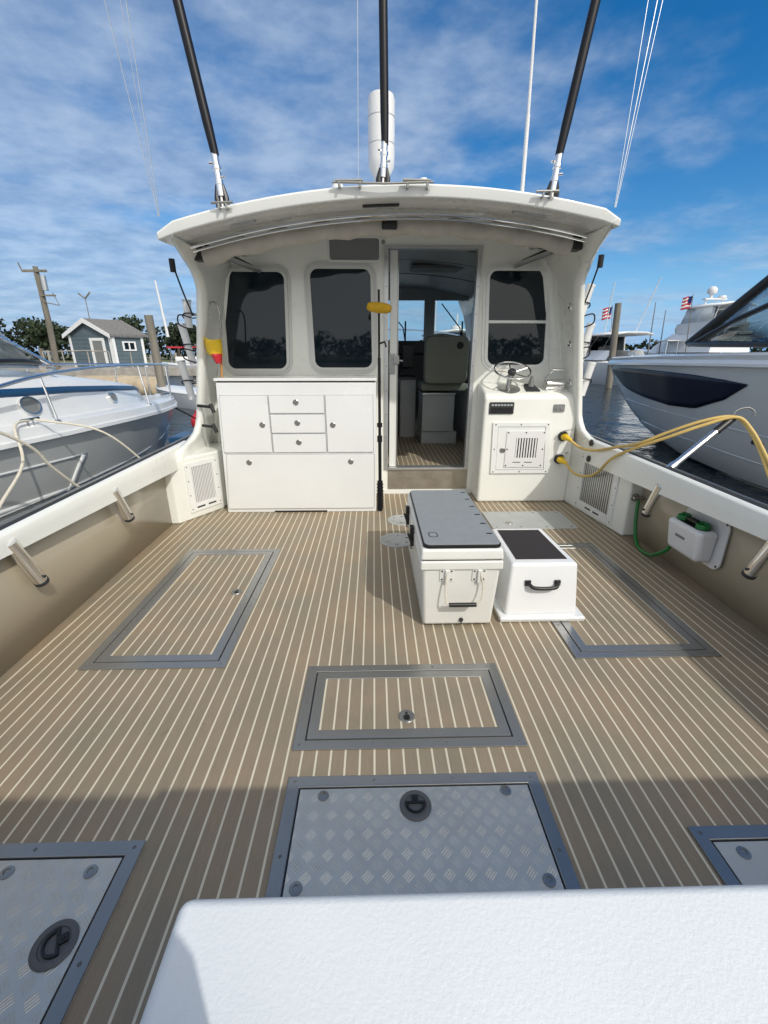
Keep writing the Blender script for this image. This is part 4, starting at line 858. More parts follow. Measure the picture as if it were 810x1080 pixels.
# windows
def window(xt0, xt1, xb0, xb1, z0, z1, split=None):
    def sk(a, b): t_ = (b - z0) / (z1 - z0); x0_ = xb0 + (xt0 - xb0) * t_; x1_ = xb1 + (xt1 - xb1) * t_; return (x0_ + (x1_ - x0_) * a, b)
    F = Fr((0, BY, 0), (1, 0, 0), (0, 0, 1), (0, -1, 0)); wd = xt1 - xt0
    def rr(e, r_): return [sk(p / wd, q) for p, q in rrect(-e, wd + e, z0 - e, z1 + e, r_, 7)]
    mb = MB(); ring(mb, F, rr(.055, .13), rr(.028, .10), -.002, .012); ring(mb, F, rr(.027, .10), rr(-.004, .075), -.002, .020); fr = part(mb, 'window', M['winframe' if split is None else 'gel'], sharp=50)
    mb = MB(); mb.fprism(F, rr(0, .08), -.001, .004); mb.build('pane', M['glassd'], fr)
    if split: 
        mb = MB(); a, b = sk(0, split), sk(1, split); mb.fbox(F, a[0], b[0], split - .014, split + .014, .003, .022); mb.build('window_bar', M['gel'], fr, bevel=.004)
    return fr
window(-1.453, -.848, -1.485, -.885, 1.352, 2.24); window(-.611, -.021, -.600, -.012, 1.362, 2.268)
window(1.125, 1.708, 1.170, 1.763, 1.389, 2.257, split=1.80)
F = Fr((0, BY, 0), (1, 0, 0), (0, 0, 1), (0, -1, 0))
mb = MB(); ring(mb, F, rrect(-.427, .08, 2.318, 2.535, .035), rrect(-.408, .061, 2.336, 2.517, .025), 0, .022); sp_ = part(mb, 'speaker_panel', M['gel'])
mb = MB(); mb.fprism(F, rrect(-.407, .060, 2.337, 2.516, .024), 0, .014); mb.build('speaker_grille', M['greyp'], sp_)
mb = MB(); mb.lathe([(.018, 0), (.018, .008), (.012, .012)], (.10, BY, 2.49), (0, -1, 0), 14); part(mb, 'snap_button', M['brushed'])

# cabinet ---------------------------------------------------------------
CY = 4.10
FC = Fr((0, CY, 0), (1, 0, 0), (0, 0, 1), (0, -1, 0))
mb = MB(); mb.hexa([(-1.475, CY + .004, .0), (.016, CY + .004, .0), (.022, CY + .004, 1.255), (-1.435, CY + .004, 1.255), (-1.475, BY, .0), (.016, BY, .0), (.022, BY, 1.255), (-1.435, BY, 1.255)]); part(mb, 'cabinet', M['cabw'], bevel=.01)
mb = MB(); mb.box(-1.425, .012, CY + .015, BY - .004, 1.255, 1.267); part(mb, 'counter_gap', M['black'])
mb = MB(); mb.box(-1.447, .028, CY - .008, BY - .003, 1.267, 1.293); part(mb, 'countertop', M['cabw'], bevel=.006)
mb = MB(); mb.fbox(FC, -1.005, -.48, .004, .018, -.003, .0); part(mb, 'toe_vent', M['black'])
def panel(name, tl, tr_, br, bl, knobs, t_=.010):
    mb = MB()
    cx = sum(p[0] for p in (tl, tr_, br, bl)) / 4; cz = sum(p[1] for p in (tl, tr_, br, bl)) / 4
    mb.fprism(FC, [tl, tr_, br, bl], -.003, t_); o = part(mb, name, M['cabw'], bevel=.003)
    # dark reveal line round the panel
    mb = MB(); e = .005; g = [(p[0] + (e if p[0] > cx else -e), p[1] + (e if p[1] > cz else -e)) for p in (tl, tr_, br, bl)]
    ring(mb, FC, g, [tl, tr_, br, bl], -.0035, -.0025); mb.build('reveal', M['frameal'], o)
    for kx, kz in knobs:
        mb = MB(); mb.lathe([(.027, 0), (.027, .003), (.022, .006), (.021, .003), (.011, .003), (.010, .007)], FC.p(kx, kz, t_), FC.n, 24); kb = mb.build('knob', M['brushed'], o)
panel('cabinet_door', (-1.41, 1.14), (-.978, 1.14), (-.974, .614), (-1.43, .614), [(-1.045, .875)])
panel('drawer', (-.964, 1.14), (-.462, 1.14), (-.462, .982), (-.964, .982), [(-.72, 1.08)])
panel('drawer', (-.962, .968), (-.461, .968), (-.461, .800), (-.962, .800), [(-.718, .893)])
panel('drawer', (-.960, .786), (-.460, .786), (-.460, .614), (-.960, .614), [(-.716, .71)])
panel('cabinet_door', (-.447, 1.14), (-.012, 1.14), (-.008, .614), (-.444, .614), [(-.388, .872)])
panel('drop_front_door', (-1.415, .592), (-.003, .590), (-.006, .045), (-1.455, .045), [(-1.206, .517), (-.229, .520)])

# side console ----------------------------------------------------------
QY = 4.36
mb = MB(); 
sec = [(QY, 0), (QY - .003, 1.07), (QY + .025, 1.125), (BY, 1.235), (BY, 0)]
mb.prism([(1.095, y, z) for y, z in sec], (.955, 0, 0)); part(mb, 'console', M['gelwarm'], bevel=.03, seg=4)
FQ = Fr((0, QY - .003, 0), (1, 0, 0), (0, 0, 1), (0, -1, 0))
mb = MB(); mb.fprism(FQ, rrect(1.145, 1.39, .935, 1.05, .01), 0, .010); swp = part(mb, 'switch_panel', M['rubber'])
mb = MB()
for k in range(7): mb.fbox(FQ, 1.165 + k * .031, 1.187 + k * .031, .952, 1.0, .010, .017)
mb.build('rocker_switches', M['black'], swp)
mb = MB(); 
for k in range(7): mb.fbox(FQ, 1.165 + k * .031, 1.187 + k * .031, 1.015, 1.03, .010, .0115)
mb.build('switch_legends', M['greyplate'], swp)
mb = MB(); mb.fprism(FQ, rrect(1.79, 1.90, .955, 1.028, .008), 0, .010); gp = part(mb, 'gauge_panel', M['greyp'])
mb = MB(); mb.lathe([(.016, 0), (.014, .006)], FQ.p(1.82, .99, .010), FQ.n, 14); mb.lathe([(.016, 0), (.014, .006)], FQ.p(1.868, .99, .010), FQ.n, 14); mb.build('push_button', M['chrome'], gp)
# vented access hatch
po, pi_ = [(1.21, .325), (1.815, .325), (1.775, .85), (1.195, .85)], [(1.26, .362), (1.765, .362), (1.735, .81), (1.25, .81)]
mb = MB(); ring(mb, FQ, po, pi_, -.001, .014); ad = part(mb, 'access_door', M['gel'])
mb = MB(); mb.fprism(FQ, [(1.264, .366), (1.761, .366), (1.731, .806), (1.254, .806)], -.001, .009); mb.build('door_leaf', M['gel'], ad)
mb = MB(); ring(mb, FQ, pi_, [(1.264, .366), (1.761, .366), (1.731, .806), (1.254, .806)], -.0005, .003); mb.build('reveal', M['greyp'], ad)
mb = MB(); ring(mb, FQ, [(1.345, .392), (1.742, .392), (1.742, .765), (1.345, .765)], [(1.445, .49), (1.665, .49), (1.665, .695), (1.445, .695)], .009, .017); mb.build('vent_frame', M['white'], ad)
mb = MB(); mb.fbox(FQ, 1.445, 1.665, .49, .695, .009, .0105); mb.build('vent_recess', M['black'], ad)
mb = MB()
for k in range(8): mb.fbox(FQ, 1.450 + k * .0275, 1.4645 + k * .0275, .49, .695, .0105, .015)
mb.build('louvre_slats', M['white'], ad)
mb = MB()
for xx, z in [(1.36, .41), (1.54, .41), (1.725, .41), (1.36, .58), (1.725, .58), (1.36, .75), (1.54, .75), (1.725, .75)]: mb.lathe([(.008, 0), (.007, .003)], FQ.p(xx, z, .017), FQ.n, 10)
for xx, z in [(1.235, .343), (1.51, .343), (1.79, .343), (1.225, .83), (1.48, .83), (1.755, .83), (1.228, .58)]: mb.lathe([(.007, 0), (.006, .003)], FQ.p(xx, z, .014), FQ.n, 10)
mb.fbox(FQ, 1.43, 1.51, .440, .448, .017, .0175); mb.fbox(FQ, 1.55, 1.63, .440, .448, .017, .0175)
mb.build('screws', M['rubber'], ad)
mb = MB(); mb.lathe([(.03, 0), (.03, .004), (.02, .008), (.018, .004)], FQ.p(1.315, .57, .009), FQ.n, 20); mb.build('knob', M['brushed'], ad)
# steering wheel
ax = Vector((0, -math.sin(R(25)), math.cos(R(25)))); hub = Vector((1.385, 4.50, 1.345)); a1 = Vector((1, 0, 0)); a2 = ax.cross(a1)
mb = MB(); rim = [hub + (a1 * math.cos(2 * math.pi * k / 40) + a2 * math.sin(2 * math.pi * k / 40)) * .178 for k in range(41)]; mb.tube(rim, .0095, 10, caps=False); sw = part(mb, 'steering_wheel', M['chrome'])
mb = MB()
for k in range(5):
    th = 2 * math.pi * (k / 5 + .05); mb.tube([hub - ax * .03, hub + (a1 * math.cos(th) + a2 * math.sin(th)) * .18], .007, 8)
mb.build('spokes', M['chrome'], sw)
mb = MB(); mb.lathe([(.03, -.05), (.042, -.03), (.04, -.005), (.028, .008)], hub, ax, 20); mb.build('hub', M['rubber'], sw)
nd = Vector((0, -.32, 1)).normalized(); base = Vector((1.365, 4.51, 1.165))
mb = MB(); mb.lathe([(.118, 0), (.118, .006), (.10, .010)], base, nd, 32); mb.tube([base, base + Vector((0, .0, .07)), hub - ax * .04], [.028, .024, .03], 14); mb.build('steering_column', M['brushed'], sw)
mb = MB(); Fd = Fr((1.59, 4.50, 1.164), (1, 0, 0), (0, 1, .36), (0, -.36, 1)); mb.fprism(Fd, [(-.065, -.07), (.075, -.07), (.045, .09), (-.05, .09)], 0, .02); th_ = part(mb, 'joystick_control', M['rubber'], bevel=.004)
mb = MB(); mb.tube([Fd.p(0, .02, .02), Fd.p(0, .03, .06), Fd.p(0, .04, .12)], [.034, .026, .012], 12); mb.build('joystick', M['greyp'], th_)
Fd = Fr((1.815, 4.50, 1.16), (1, 0, 0), (0, 1, .36), (0, -.36, 1))
mb = MB(); mb.fprism(Fd, rrect(-.09, .09, -.06, .06, .03), 0, .03); mb.cyl(Fd.p(-.085, 0, .055), Fd.p(.085, 0, .055), .052, n=24); eg = part(mb, 'engine_control', M['chrome'], bevel=0)
mb = MB()
mb.tube([Fd.p(-.095, 0, .05), Fd.p(-.10, .01, .11), Fd.p(-.04, .02, .185), Fd.p(-.03, .02, .19)], .009, 8); mb.tube([Fd.p(-.05, .02, .195), Fd.p(.085, .02, .195)], .014, 12); mb.build('control_lever', M['chrome'], eg)
# shore power inlets
for x, z in ((1.925, .71), (1.915, .475)):
    mb = MB(); mb.lathe([(.052, 0), (.052, .012), (.044, .03), (.040, .034)], FQ.p(x, z), FQ.n, 24); il = part(mb, 'power_inlet', M['rubber'])
    mb = MB(); Fl = Fr(FQ.p(x + .01, z + .05, .02), (1, 0, .22), (0, -.9, .25), (0, .25, .9)); mb.fprism(Fl, [(.052 * math.cos(2 * math.pi * k / 20), .045 + .045 * math.sin(2 * math.pi * k / 20)) for k in range(20)], 0, .012); mb.build('inlet_lid', M['brushed'], il)

# door ------------------------------------------------------------------
FB = Fr((0, BY, 0), (1, 0, 0), (0, 0, 1), (0, -1, 0))
mb = MB(); mb.fbox(FB, .106, .150, .28, 2.465, -.07, .014); mb.fbox(FB, 1.005, 1.045, .28, 2.465, -.07, .014); mb.fbox(FB, .150, 1.005, 2.435, 2.465, -.07, .014); mb.fbox(FB, .150, 1.005, .285, .308, -.09, .03); df = part(mb, 'door_frame', M['frameal'], bevel=.003)
mb = MB(); mb.fbox(FB, .149, 1.046, .055, .284, .0, .006); part(mb, 'kick_plate', M['steelp'])
mb = MB(); mb.fbox(FB, .10, 1.055, .0, .05, .0, .012); part(mb, 'door_plinth', M['gel'], bevel=.003)
mb = MB(); mb.fbox(FB, .165, .245, .31, 2.43, -.055, -.025); sd = part(mb, 'sliding_door', M['gel'], bevel=.004)
mb = MB(); mb.fbox(FB, .240, .252, .31, 2.43, -.06, -.018); mb.build('door_edge', M['brushed'], sd)
mb = MB(); mb.fbox(FB, .158, .222, 1.30, 1.50, -.026, -.014); mb.fbox(FB, .205, .262, 1.40, 1.48, -.016, .012); mb.cyl(FB.p(.25, 1.44, .0), FB.p(.30, 1.43, .02), .010, n=10); mb.build('door_latch', M['brushed'], sd, bevel=.002)
mb = MB()
for x in (.128, 1.025):
    for k in range(9): mb.lathe([(.005, 0), (.004, .002)], FB.p(x, .4 + k * .245, .014), FB.n, 8)
mb.build('frame_screws', M['rubber'], df)

# cabin interior --------------------------------------------------------
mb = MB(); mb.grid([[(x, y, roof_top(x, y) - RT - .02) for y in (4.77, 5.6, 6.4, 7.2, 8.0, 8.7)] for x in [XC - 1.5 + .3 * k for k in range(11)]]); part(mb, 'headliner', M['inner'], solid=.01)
for yy in (5.35, 6.15, 7.0):
    mb = MB(); mb.tube([(XC - 1.45 + .29 * k, yy, roof_top(XC - 1.45 + .29 * k, yy) - RT - .027) for k in range(11)], .012, 6); part(mb, 'headliner_batten', M['black'])
mb = MB(); mb.fprism(Fr((.5, 6.3, roof_top(.6, 6.3) - RT - .06), (1, 0, 0), (0, 1, 0), (0, 0, -1)), rrect(.0, .75, 0, .35, .05), 0, .03); part(mb, 'overhead_hatch', M['greyp'])
# front windshield wall: sill, header, mullions
FYW = 8.15
def zf(z, Y=7.6): return 1.5 + (z - 1.5) * FYW / Y
k_ = FYW / 7.6
mb = MB(); mb.box(XC - 1.85, XC + 1.85, FYW, FYW + .06, .3, zf(1.70)); hz_ = zf(2.30)
mb.box(XC - 1.5, XC + 1.5, FYW, FYW + .06, hz_, hz_ + .30)
for x0, x1 in ((-1.7, -1.35), (-.40, -.22), (.823 * k_, .99 * k_), (1.60 * k_, 1.78 * k_)): mb.box(x0, x1, FYW, FYW + .06, zf(1.70), hz_)
part(mb, 'windscreen_frame', M['inner'], sharp=30)
for x0, x1 in ((-1.35, -.40), (-.22, .823 * k_), (.99 * k_, 1.60 * k_)):
    mb = MB(); mb.box(x0, x1, FYW + .02, FYW + .03, zf(1.70), hz_); wp = part(mb, 'windscreen', M['glass'])
    xm = x0 + (x1 - x0) * .62; mb = MB(); mb.tube([(xm + .1, FYW + .1, zf(1.68)), (xm + .06, FYW + .09, zf(1.9)), (xm - .28, FYW + .09, zf(2.26))], .011, 6); mb.tube([(xm + .1, FYW + .1, zf(1.68)), (xm + .1, FYW + .09, zf(2.0))], .016, 6); mb.build('wiper', M['black'], wp)
mb = MB(); mb.box(XC - 1.8, XC + 1.8, 7.75, FYW, 1.50, zf(1.69)); mb.box(.42, 1.9, 7.3, 7.8, .3, 1.48); part(mb, 'dashboard', M['rubber'], bevel=.02)
mb = MB(); mb.box(.45, .63, 7.1, 7.3, 1.30, 1.62); part(mb, 'chart_plotter', M['black'], bevel=.01)
# helm seat on its box
sx0, sx1 = .66, 1.24
mb = MB(); mb.fprism(Fr((0, 6.05, 0), (1, 0, 0), (0, 0, 1), (0, -1, 0)), rrect(sx0, sx1, 1.12, 1.72, .09), 0, .11); sb = part(mb, 'helm_seat', M['seat'], bevel=.03, seg=3)
mb = MB(); mb.box(sx0 - .02, sx1 + .02, 6.06, 6.55, 1.02, 1.13); mb.build('seat_cushion', M['seat'], sb, bevel=.03)
mb = MB(); mb.lathe([(.045, 0), (.04, .006)], (1.12, 5.94, 1.60), (0, -1, 0), 20); mb.build('seat_badge', M['black'], sb)
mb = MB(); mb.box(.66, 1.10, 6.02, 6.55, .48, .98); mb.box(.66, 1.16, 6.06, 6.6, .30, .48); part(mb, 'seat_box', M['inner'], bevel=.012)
mb = MB(); mb.box(.655, 1.11, 6.0, 6.56, .982, 1.0); part(mb, 'seat_box_lid', M['frameal'])
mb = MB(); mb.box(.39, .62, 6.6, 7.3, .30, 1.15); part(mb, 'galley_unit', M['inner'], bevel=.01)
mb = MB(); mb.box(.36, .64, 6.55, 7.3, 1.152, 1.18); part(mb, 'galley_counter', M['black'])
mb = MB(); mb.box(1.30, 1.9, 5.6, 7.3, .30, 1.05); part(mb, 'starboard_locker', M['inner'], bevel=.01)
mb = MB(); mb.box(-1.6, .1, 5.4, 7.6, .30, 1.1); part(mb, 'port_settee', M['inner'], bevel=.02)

# roof ------------------------------------------------------------------
xs = [-1.47 + 3.18 * k / 24 for k in range(25)]; ys = [3.40, 3.47, 3.8, 4.3, 4.8, 5.6, 6.4, 7.2, 8.0, 8.7]
def rx(x, y): c = .12; wid = 1 + .06 * min(1, max(0, (y - 3.4) / 1.2)); return c + (x - c) * wid
top = [[(rx(x, y), y + (.03 if abs(x - .12) > 1.55 and y < 3.45 else 0), roof_top(x, y) - (.03 if abs(x - .12) > 1.57 else 0) - (.012 if y < 3.41 else 0)) for x in xs] for y in ys]
bot = [[(p[0], p[1] + (.015 if i == 0 else 0), roof_top(x, y) - RT) for p, x in zip(r_, xs)] for i, (r_, y) in enumerate(zip(top, ys))]
mb = MB(); nY, nX = len(ys), len(xs); mb.v = [p for r_ in top for p in r_] + [p for r_ in bot for p in r_]; o = nY * nX
for i in range(nY - 1):
    for j in range(nX - 1): a = i * nX + j; mb.f += [(a, a + 1, a + nX + 1, a + nX), (o + a, o + a + nX, o + a + nX + 1, o + a + 1)]
for j in range(nX - 1): mb.f += [(j, o + j, o + j + 1, j + 1), ((nY - 1) * nX + j, (nY - 1) * nX + j + 1, o + (nY - 1) * nX + j + 1, o + (nY - 1) * nX + j)]
for i in range(nY - 1): a = i * nX; b = a + nX - 1; mb.f += [(a, a + nX, o + a + nX, o + a), (b, o + b, o + b + nX, b + nX)]
mb.mi = [0] * len(mb.f); part(mb, 'roof', M['gel'], bevel=.012, seg=3, sharp=45)
# drip channel + canvas roll under overhang
def zu(x, y): return roof_top(x, y) - RT
mb = MB()
for off, r_ in ((0, .010), (.035, .008)): mb.tube([(x, 3.74 + off, zu(x, 3.74) - .035 - off * .6) for x in [-1.36 + 2.98 * k / 20 for k in range(21)]], r_, 8)
part(mb, 'awning_track', M['chrome'])
for x_, w_ in ((-.92, .09), (.06, .13), (1.12, .12)):
    mb = MB(); tl = (zu(x_ + w_, 3.6) - zu(x_ - w_, 3.6)) / 2; zc = zu(x_, 3.6)
    mb.hexa([(x_ - w_, 3.58, zc - tl - .014), (x_ + w_, 3.58, zc + tl - .014), (x_ + w_, 3.63, zc + tl - .010), (x_ - w_, 3.63, zc - tl - .010), (x_ - w_, 3.58, zc - tl + .01), (x_ + w_, 3.58, zc + tl + .01), (x_ + w_, 3.63, zc + tl + .012), (x_ - w_, 3.63, zc - tl + .012)]); part(mb, 'spreader_light', M['rubber'] if abs(x_) < .5 else M['frameal'], bevel=.003)
mb = MB(); pts = [(x, 3.93, zu(x, 3.93) - .085 - .012 * math.sin(k * 1.9)) for k, x in enumerate([-1.33 + 2.90 * k / 28 for k in range(29)])]
mb.tube(pts, [.062 + .005 * math.sin(k * 2.3) for k in range(29)], 16); cv = part(mb, 'rolled_awning', M['canvas'])
mb = MB()
for k in (0, 14, 28):
    p = Vector(pts[k]); s_ = (k > 14) - (k < 14); mb = MB()
    if k == 14: mb.box(p.x - .05, p.x + .07, p.y - .075, p.y - .03, p.z - .02, p.z + .05)
    else: mb.box(p.x - .04 + s_ * .04, p.x + .05 + s_ * .04, p.y - .05, p.y + .05, p.z - .03, p.z + .07)
    mb.build('awning_bracket', M['black'], cv, bevel=.01)
for s in (-1, 1):
    z_ = .05 if s > 0 else 0
    mb = MB(); mb.tube([(XC + s * 1.44, 3.88, 2.29 + z_), (XC + s * 1.34, 4.2, 2.28 + z_), (XC + s * 1.27, 4.6, 2.27 + z_)], .013, 8); st_ = part(mb, 'awning_strut', M['black'])
    mb = MB(); mb.box(XC + s * 1.36 - .07, XC + s * 1.36 + .07, 4.3, 4.62, 2.235 + z_, 2.262 + z_) if False else mb.tube([(XC + s * 1.36, 4.1, 2.25 + z_), (XC + s * 1.22, 4.66, 2.24 + z_)], .022, 8); mb.build('strut_arm', M['frameal'], st_)
    mb = MB(); mb.lathe([(.05, 0), (.05, .012), (.038, .022)], (XC + s * 1.29, 4.42, zu(XC + s * 1.2, 4.42) - .06), (0, -.15, -1), 20); cl = part(mb, 'ceiling_light', M['white'])
    mb = MB()
    for a in (-.018, 0, .018): mb.lathe([(.006, 0), (.004, .004)], (XC + s * 1.29 + a, 4.415, zu(XC + s * 1.2, 4.42) - .083), (0, -.15, -1), 8)
    mb.build('led', M['rubber'], cl)
# mounting block so the ceiling light touches the ceiling
    mb = MB(); mb.cyl((XC + s * 1.29, 4.42, zu(XC + s * 1.2, 4.42) - .065), (XC + s * 1.29, 4.42, zu(XC + s * 1.29, 4.42) + .01), .052, n=20); mb.build('light_base', M['gelwarm'], cl)
mb = MB(); mb.lathe([(.04, 0), (.04, .02), (.025, .03)], (-1.03, 4.1, zu(-1.03, 4.1)), (0, 0, -1), 18); part(mb, 'dome_light', M['chrome'])
mb = MB(); mb.lathe([(.04, 0), (.04, .02), (.025, .03)], (1.30, 4.1, zu(1.30, 4.1)), (0, 0, -1), 18); part(mb, 'dome_light', M['rubber'])

# roof top gear
def cleat(x, y, w_, name='roof_cleat'):
    z = roof_top(x, y); mb = MB(); mb.tube([(x - w_, 3.372, z - .002 - .03 * w_ - (x - .12) * .0), (x + w_, 3.372, z - .002 + .03 * w_)], .008, 8)
    for dx in (-w_ * .35, w_ * .35): mb.tube([(x + dx, 3.405, z - .03), (x + dx, 3.372, z - .03), (x + dx, 3.372, z)], .008, 8)
    return part(mb, name, M['brushed'])
cleat(-.985, 3.43, .07); cleat(1.155, 3.43, .075)
mb = MB()
for x0, x1 in ((-.215, -.08), (.23, .36)):
    for x in (x0, x1): mb.tube([(x, 3.405, 2.525), (x, 3.37, 2.525), (x, 3.37, 2.55)], .009, 8)
mb.tube([(-.26, 3.37, 2.545), (.08, 3.365, 2.538), (.40, 3.37, 2.55)], .007, 8); mb.tube([(-.24, 3.37, 2.552), (-.06, 3.37, 2.556)], .009, 8); mb.tube([(.20, 3.37, 2.560), (.38, 3.37, 2.558)], .009, 8)
part(mb, 'grab_rail', M['brushed'])
def outrigger(b, m1, top_, rb):
    b, m1, top_ = Vector(b), Vector(m1), Vector(top_); d = (top_ - m1).normalized()
    mb = MB(); far = m1 + d * 5.5; mb.tube([m1 - d * .03, m1 + d * .15, m1 + d * 3, far], [rb * .85, rb, rb * .9, rb * .55], 14); o = part(mb, 'outrigger_pole', M['carbon'])
    mb = MB(); mb.tube([b + (m1 - b) * .22, m1 + d * .01], [rb * .82, rb * .76], 14)
    for a in (.45, .7): p = b + (m1 - b) * a; mb.lathe([(rb * .95, -.012), (rb * .95, .012)], p, (m1 - b), 14)
    for a, dx in ((.55, 1), (.78, -1)): p = b + (m1 - b) * a; mb.cyl(p, p + Vector((dx * rb * 1.5, -.01, 0)), .008, n=6)
    mb.build('pole_socket', M['chrome'], o)
    mb = MB()
    for dx in (-.028, .028): q = b + (m1 - b) * .42; mb.tube([b + Vector((dx, 0, 0)), b + (m1 - b) * .2 + Vector((dx * 1.1, 0, 0)), q + Vector((dx * .7, 0, 0))], [.020, .020, .012], 8)
    mb.build('pole_clamp', M['black'], o)
    mb = MB(); mb.cyl(b + Vector((0, 0, -.03)), b + (m1 - b) * .5, .013, n=10); mb.lathe([(.065, -.01), (.06, .008)], (b.x, b.y, roof_top(b.x, b.y) + .002), n=18); mb.build('pole_mount', M['chrome'], o)
outrigger((-1.045, 3.6, 2.45), (-1.075, 3.63, 2.80), (-1.205, 3.65, 3.568), .031)
outrigger((.072, 3.6, 2.58), (.088, 3.63, 2.87), (.077, 3.65, 3.585), .029)
outrigger((1.262, 3.6, 2.50), (1.30, 3.63, 2.82), (1.425, 3.65, 3.602), .031)
mb = MB(); cx = .087; mb.lathe([(.045, 2.95), (.075, 3.06), (.118, 3.13), (.122, 3.20), (.122, 3.62), (.112, 3.66), (.05, 3.675)], (cx, 4.9, 0), n=36); rd = part(mb, 'satellite_antenna', M['white'])
mb = MB(); mb.cyl((cx, 4.9, 2.6), (cx, 4.9, 2.97), .05, n=18); mb.cyl((cx, 4.9, 3.67), (cx, 4.9, 3.76), .018, n=10); mb.build('antenna_mount', M['white'], rd)
mb = MB()
for z in (3.30, 3.50): mb.lathe([(.1235, z - .003), (.1235, z + .003)], (cx, 4.9, 0), n=36)
mb.build('antenna_band', M['frameal'], rd)
mb = MB(); mb.tube([(1.41, 4.8, 2.55), (1.395, 4.8, 3.5)], .018, 10); mb.tube([(1.395, 4.8, 3.5), (1.33, 4.8, 6.2)], [.014, .006], 8); part(mb, 'whip_antenna', M['white'])
for x in (-.26, .385):
    mb = MB(); z = roof_top(x, 3.9); mb.lathe([(.03, -.01), (.03, .04), (.044, .05), (.046, .10), (.03, .135)], (x, 3.9, z), n=20); part(mb, 'gps_dome', M['white'])
mb = MB(); mb.lathe([(.09, -.01), (.11, .05), (.09, .12), (.04, .15)], (.0, 4.2, roof_top(0, 4.2)), n=20); part(mb, 'gps_dome', M['white'])
# halyards
for a, b, r_ in (((-1.44, 3.45, 2.37), (-1.62, 3.5, 3.78), .0024), ((-1.435, 3.45, 2.37), (-1.46, 3.5, 3.78), .0024), ((-1.445, 3.45, 2.37), (-1.50, 3.5, 3.78), .0016),
                 ((1.66, 3.45, 2.44), (1.76, 3.5, 3.80), .0024), ((1.655, 3.45, 2.44), (1.69, 3.5, 3.80), .0016), ((1.665, 3.45, 2.44), (1.80, 3.5, 3.80), .0016), ((-.092, 3.45, 2.56), (-.075, 3.5, 3.8), .0018)):
    a, b = Vector(a), Vector(b); e = a + (b - a) * 3.2
    mb = MB(); mb.tube([a, e], r_, 5); part(mb, 'halyard', M['frameal'])
# rigging line, rod tubes outside the wings
for s in (-1, 1):
    if s < 0: A, B = Vector((-1.56, 3.85, 2.16)), Vector((-1.70, 4.5, 1.84)); tubes = [((-1.78, 4.6, 1.97), (-1.80, 4.62, 1.74)), ((-1.86, 4.6, 1.755), (-1.80, 4.6, 1.40)), ((-1.92, 4.6, 1.42), (-1.86, 4.6, 1.06))]
    else: A, B = Vector((1.85, 3.95, 2.22)), Vector((2.01, 4.56, 1.86)); tubes = [((2.095, 4.6, 2.11), (2.03, 4.6, 1.80)), ((2.155, 4.6, 1.765), (2.10, 4.6, 1.43)), ((2.225, 4.6, 1.405), (2.165, 4.6, 1.09))]
    mb = MB(); mb.cyl(A + Vector((0, 0, .03)), A - Vector((0, 0, .06)), .022, n=10); mb.tube(spline([A, (A + B) / 2 + Vector((0, 0, -.02)), B], 6), .007, 6)
    for j in range(2):
        C0 = B + Vector((s * .02, 0, -.02 - j * .3)); mb.tube(spline([C0, C0 + Vector((s * .10, -.03, .02)), C0 + Vector((s * .11, -.03, -.06)), C0 + Vector((s * .02, 0, -.10)), C0 + Vector((-s * .03, 0, -.10))], 6), .007, 6)
    part(mb, 'rigging_line', M['drope'])
    for p, q in tubes:
        p, q = Vector(p), Vector(q); d = (q - p).normalized()
        mb = MB(); mb.tube([p, p + d * .03, q], [.040, .036, .034], 18); o = part(mb, 'rod_tube', M['white'])
        mb = MB(); mb.lathe([(.041, -.0), (.041, .02)], p - d * .015, d, 18); mb.build('tube_collar', M['frameal'] if s < 0 else M['white'], o)
        mb = MB()
        for f_ in (.5,):
            c = p + (q - p) * f_; loop = [c + Vector((-s * .10, .05, .0)), c + Vector((-s * .03, -.045, .01)), c + Vector((s * .035, -.03, 0)), c + Vector((s * .05, .02, -.01 - .04 * f_)), c + Vector((0, .05, -.03)), c + Vector((-s * .10, .06, -.02))]
            mb.tube(spline(loop, 6), .006, 6)
        mb.build('tie_cord', M['drope'], o)
        mb = MB(); c = (p + q) / 2; mb.tube([c, (XC + s * (ww(c.z) + .05), c.y, c.z)], .012, 8); mb.build('tube_bracket', M['brushed'], o)
# foredeck and bow rail
mb = MB(); mb.grid([[(XC + f_ * hb, y, z + .05 * (1 - f_ * f_)) for f_ in (-1, -.5, 0, .5, 1)] for y, hb, z in ((8.15, 2.0, 1.0), (9.5, 1.75, 1.12), (11, 1.22, 1.26), (12.3, .55, 1.38), (13, .04, 1.44))]); part(mb, 'foredeck', M['gel'], solid=.04)
mb = MB()
for s in (-1, 1):
    rail(mb, [(XC + s * 1.9, 8.4, 1.6), (XC + s * 1.65, 9.6, 1.85), (XC + s * 1.15, 11, 2.0), (XC + s * .5, 12.3, 2.1), (XC, 12.95, 2.12)], .016)
    for x, y, z in ((1.9, 8.4, 1.0), (1.65, 9.6, 1.1), (1.15, 11, 1.25), (.5, 12.3, 1.4)): mb.cyl((XC + s * x * .97, y, z), (XC + s * x, y, {8.4: 1.6, 9.6: 1.85, 11: 2.0, 12.3: 2.1}[y]), .013, n=6)
part(mb, 'bow_rail', M['chrome'])
# transom: full width coaming aft and the textured bait station lid in front of it
mb = MB(); mb.box(-2.0, 2.28, -.62, .155, 0, .88); part(mb, 'transom', M['gel'], bevel=.03)
mb = MB(); mb.box(-1.95, -.02, -.60, .045, .875, 1.20); part(mb, 'added_shade_box', M['gel'], bevel=.04)  # unseen box added behind the camera to cast shade on the port deck
mb = MB(); mb.box(-.232, 2.15, 0.158, .328, 0, .902); ts = part(mb, 'bait_station', M['nonskid'], bevel=.015, seg=4)
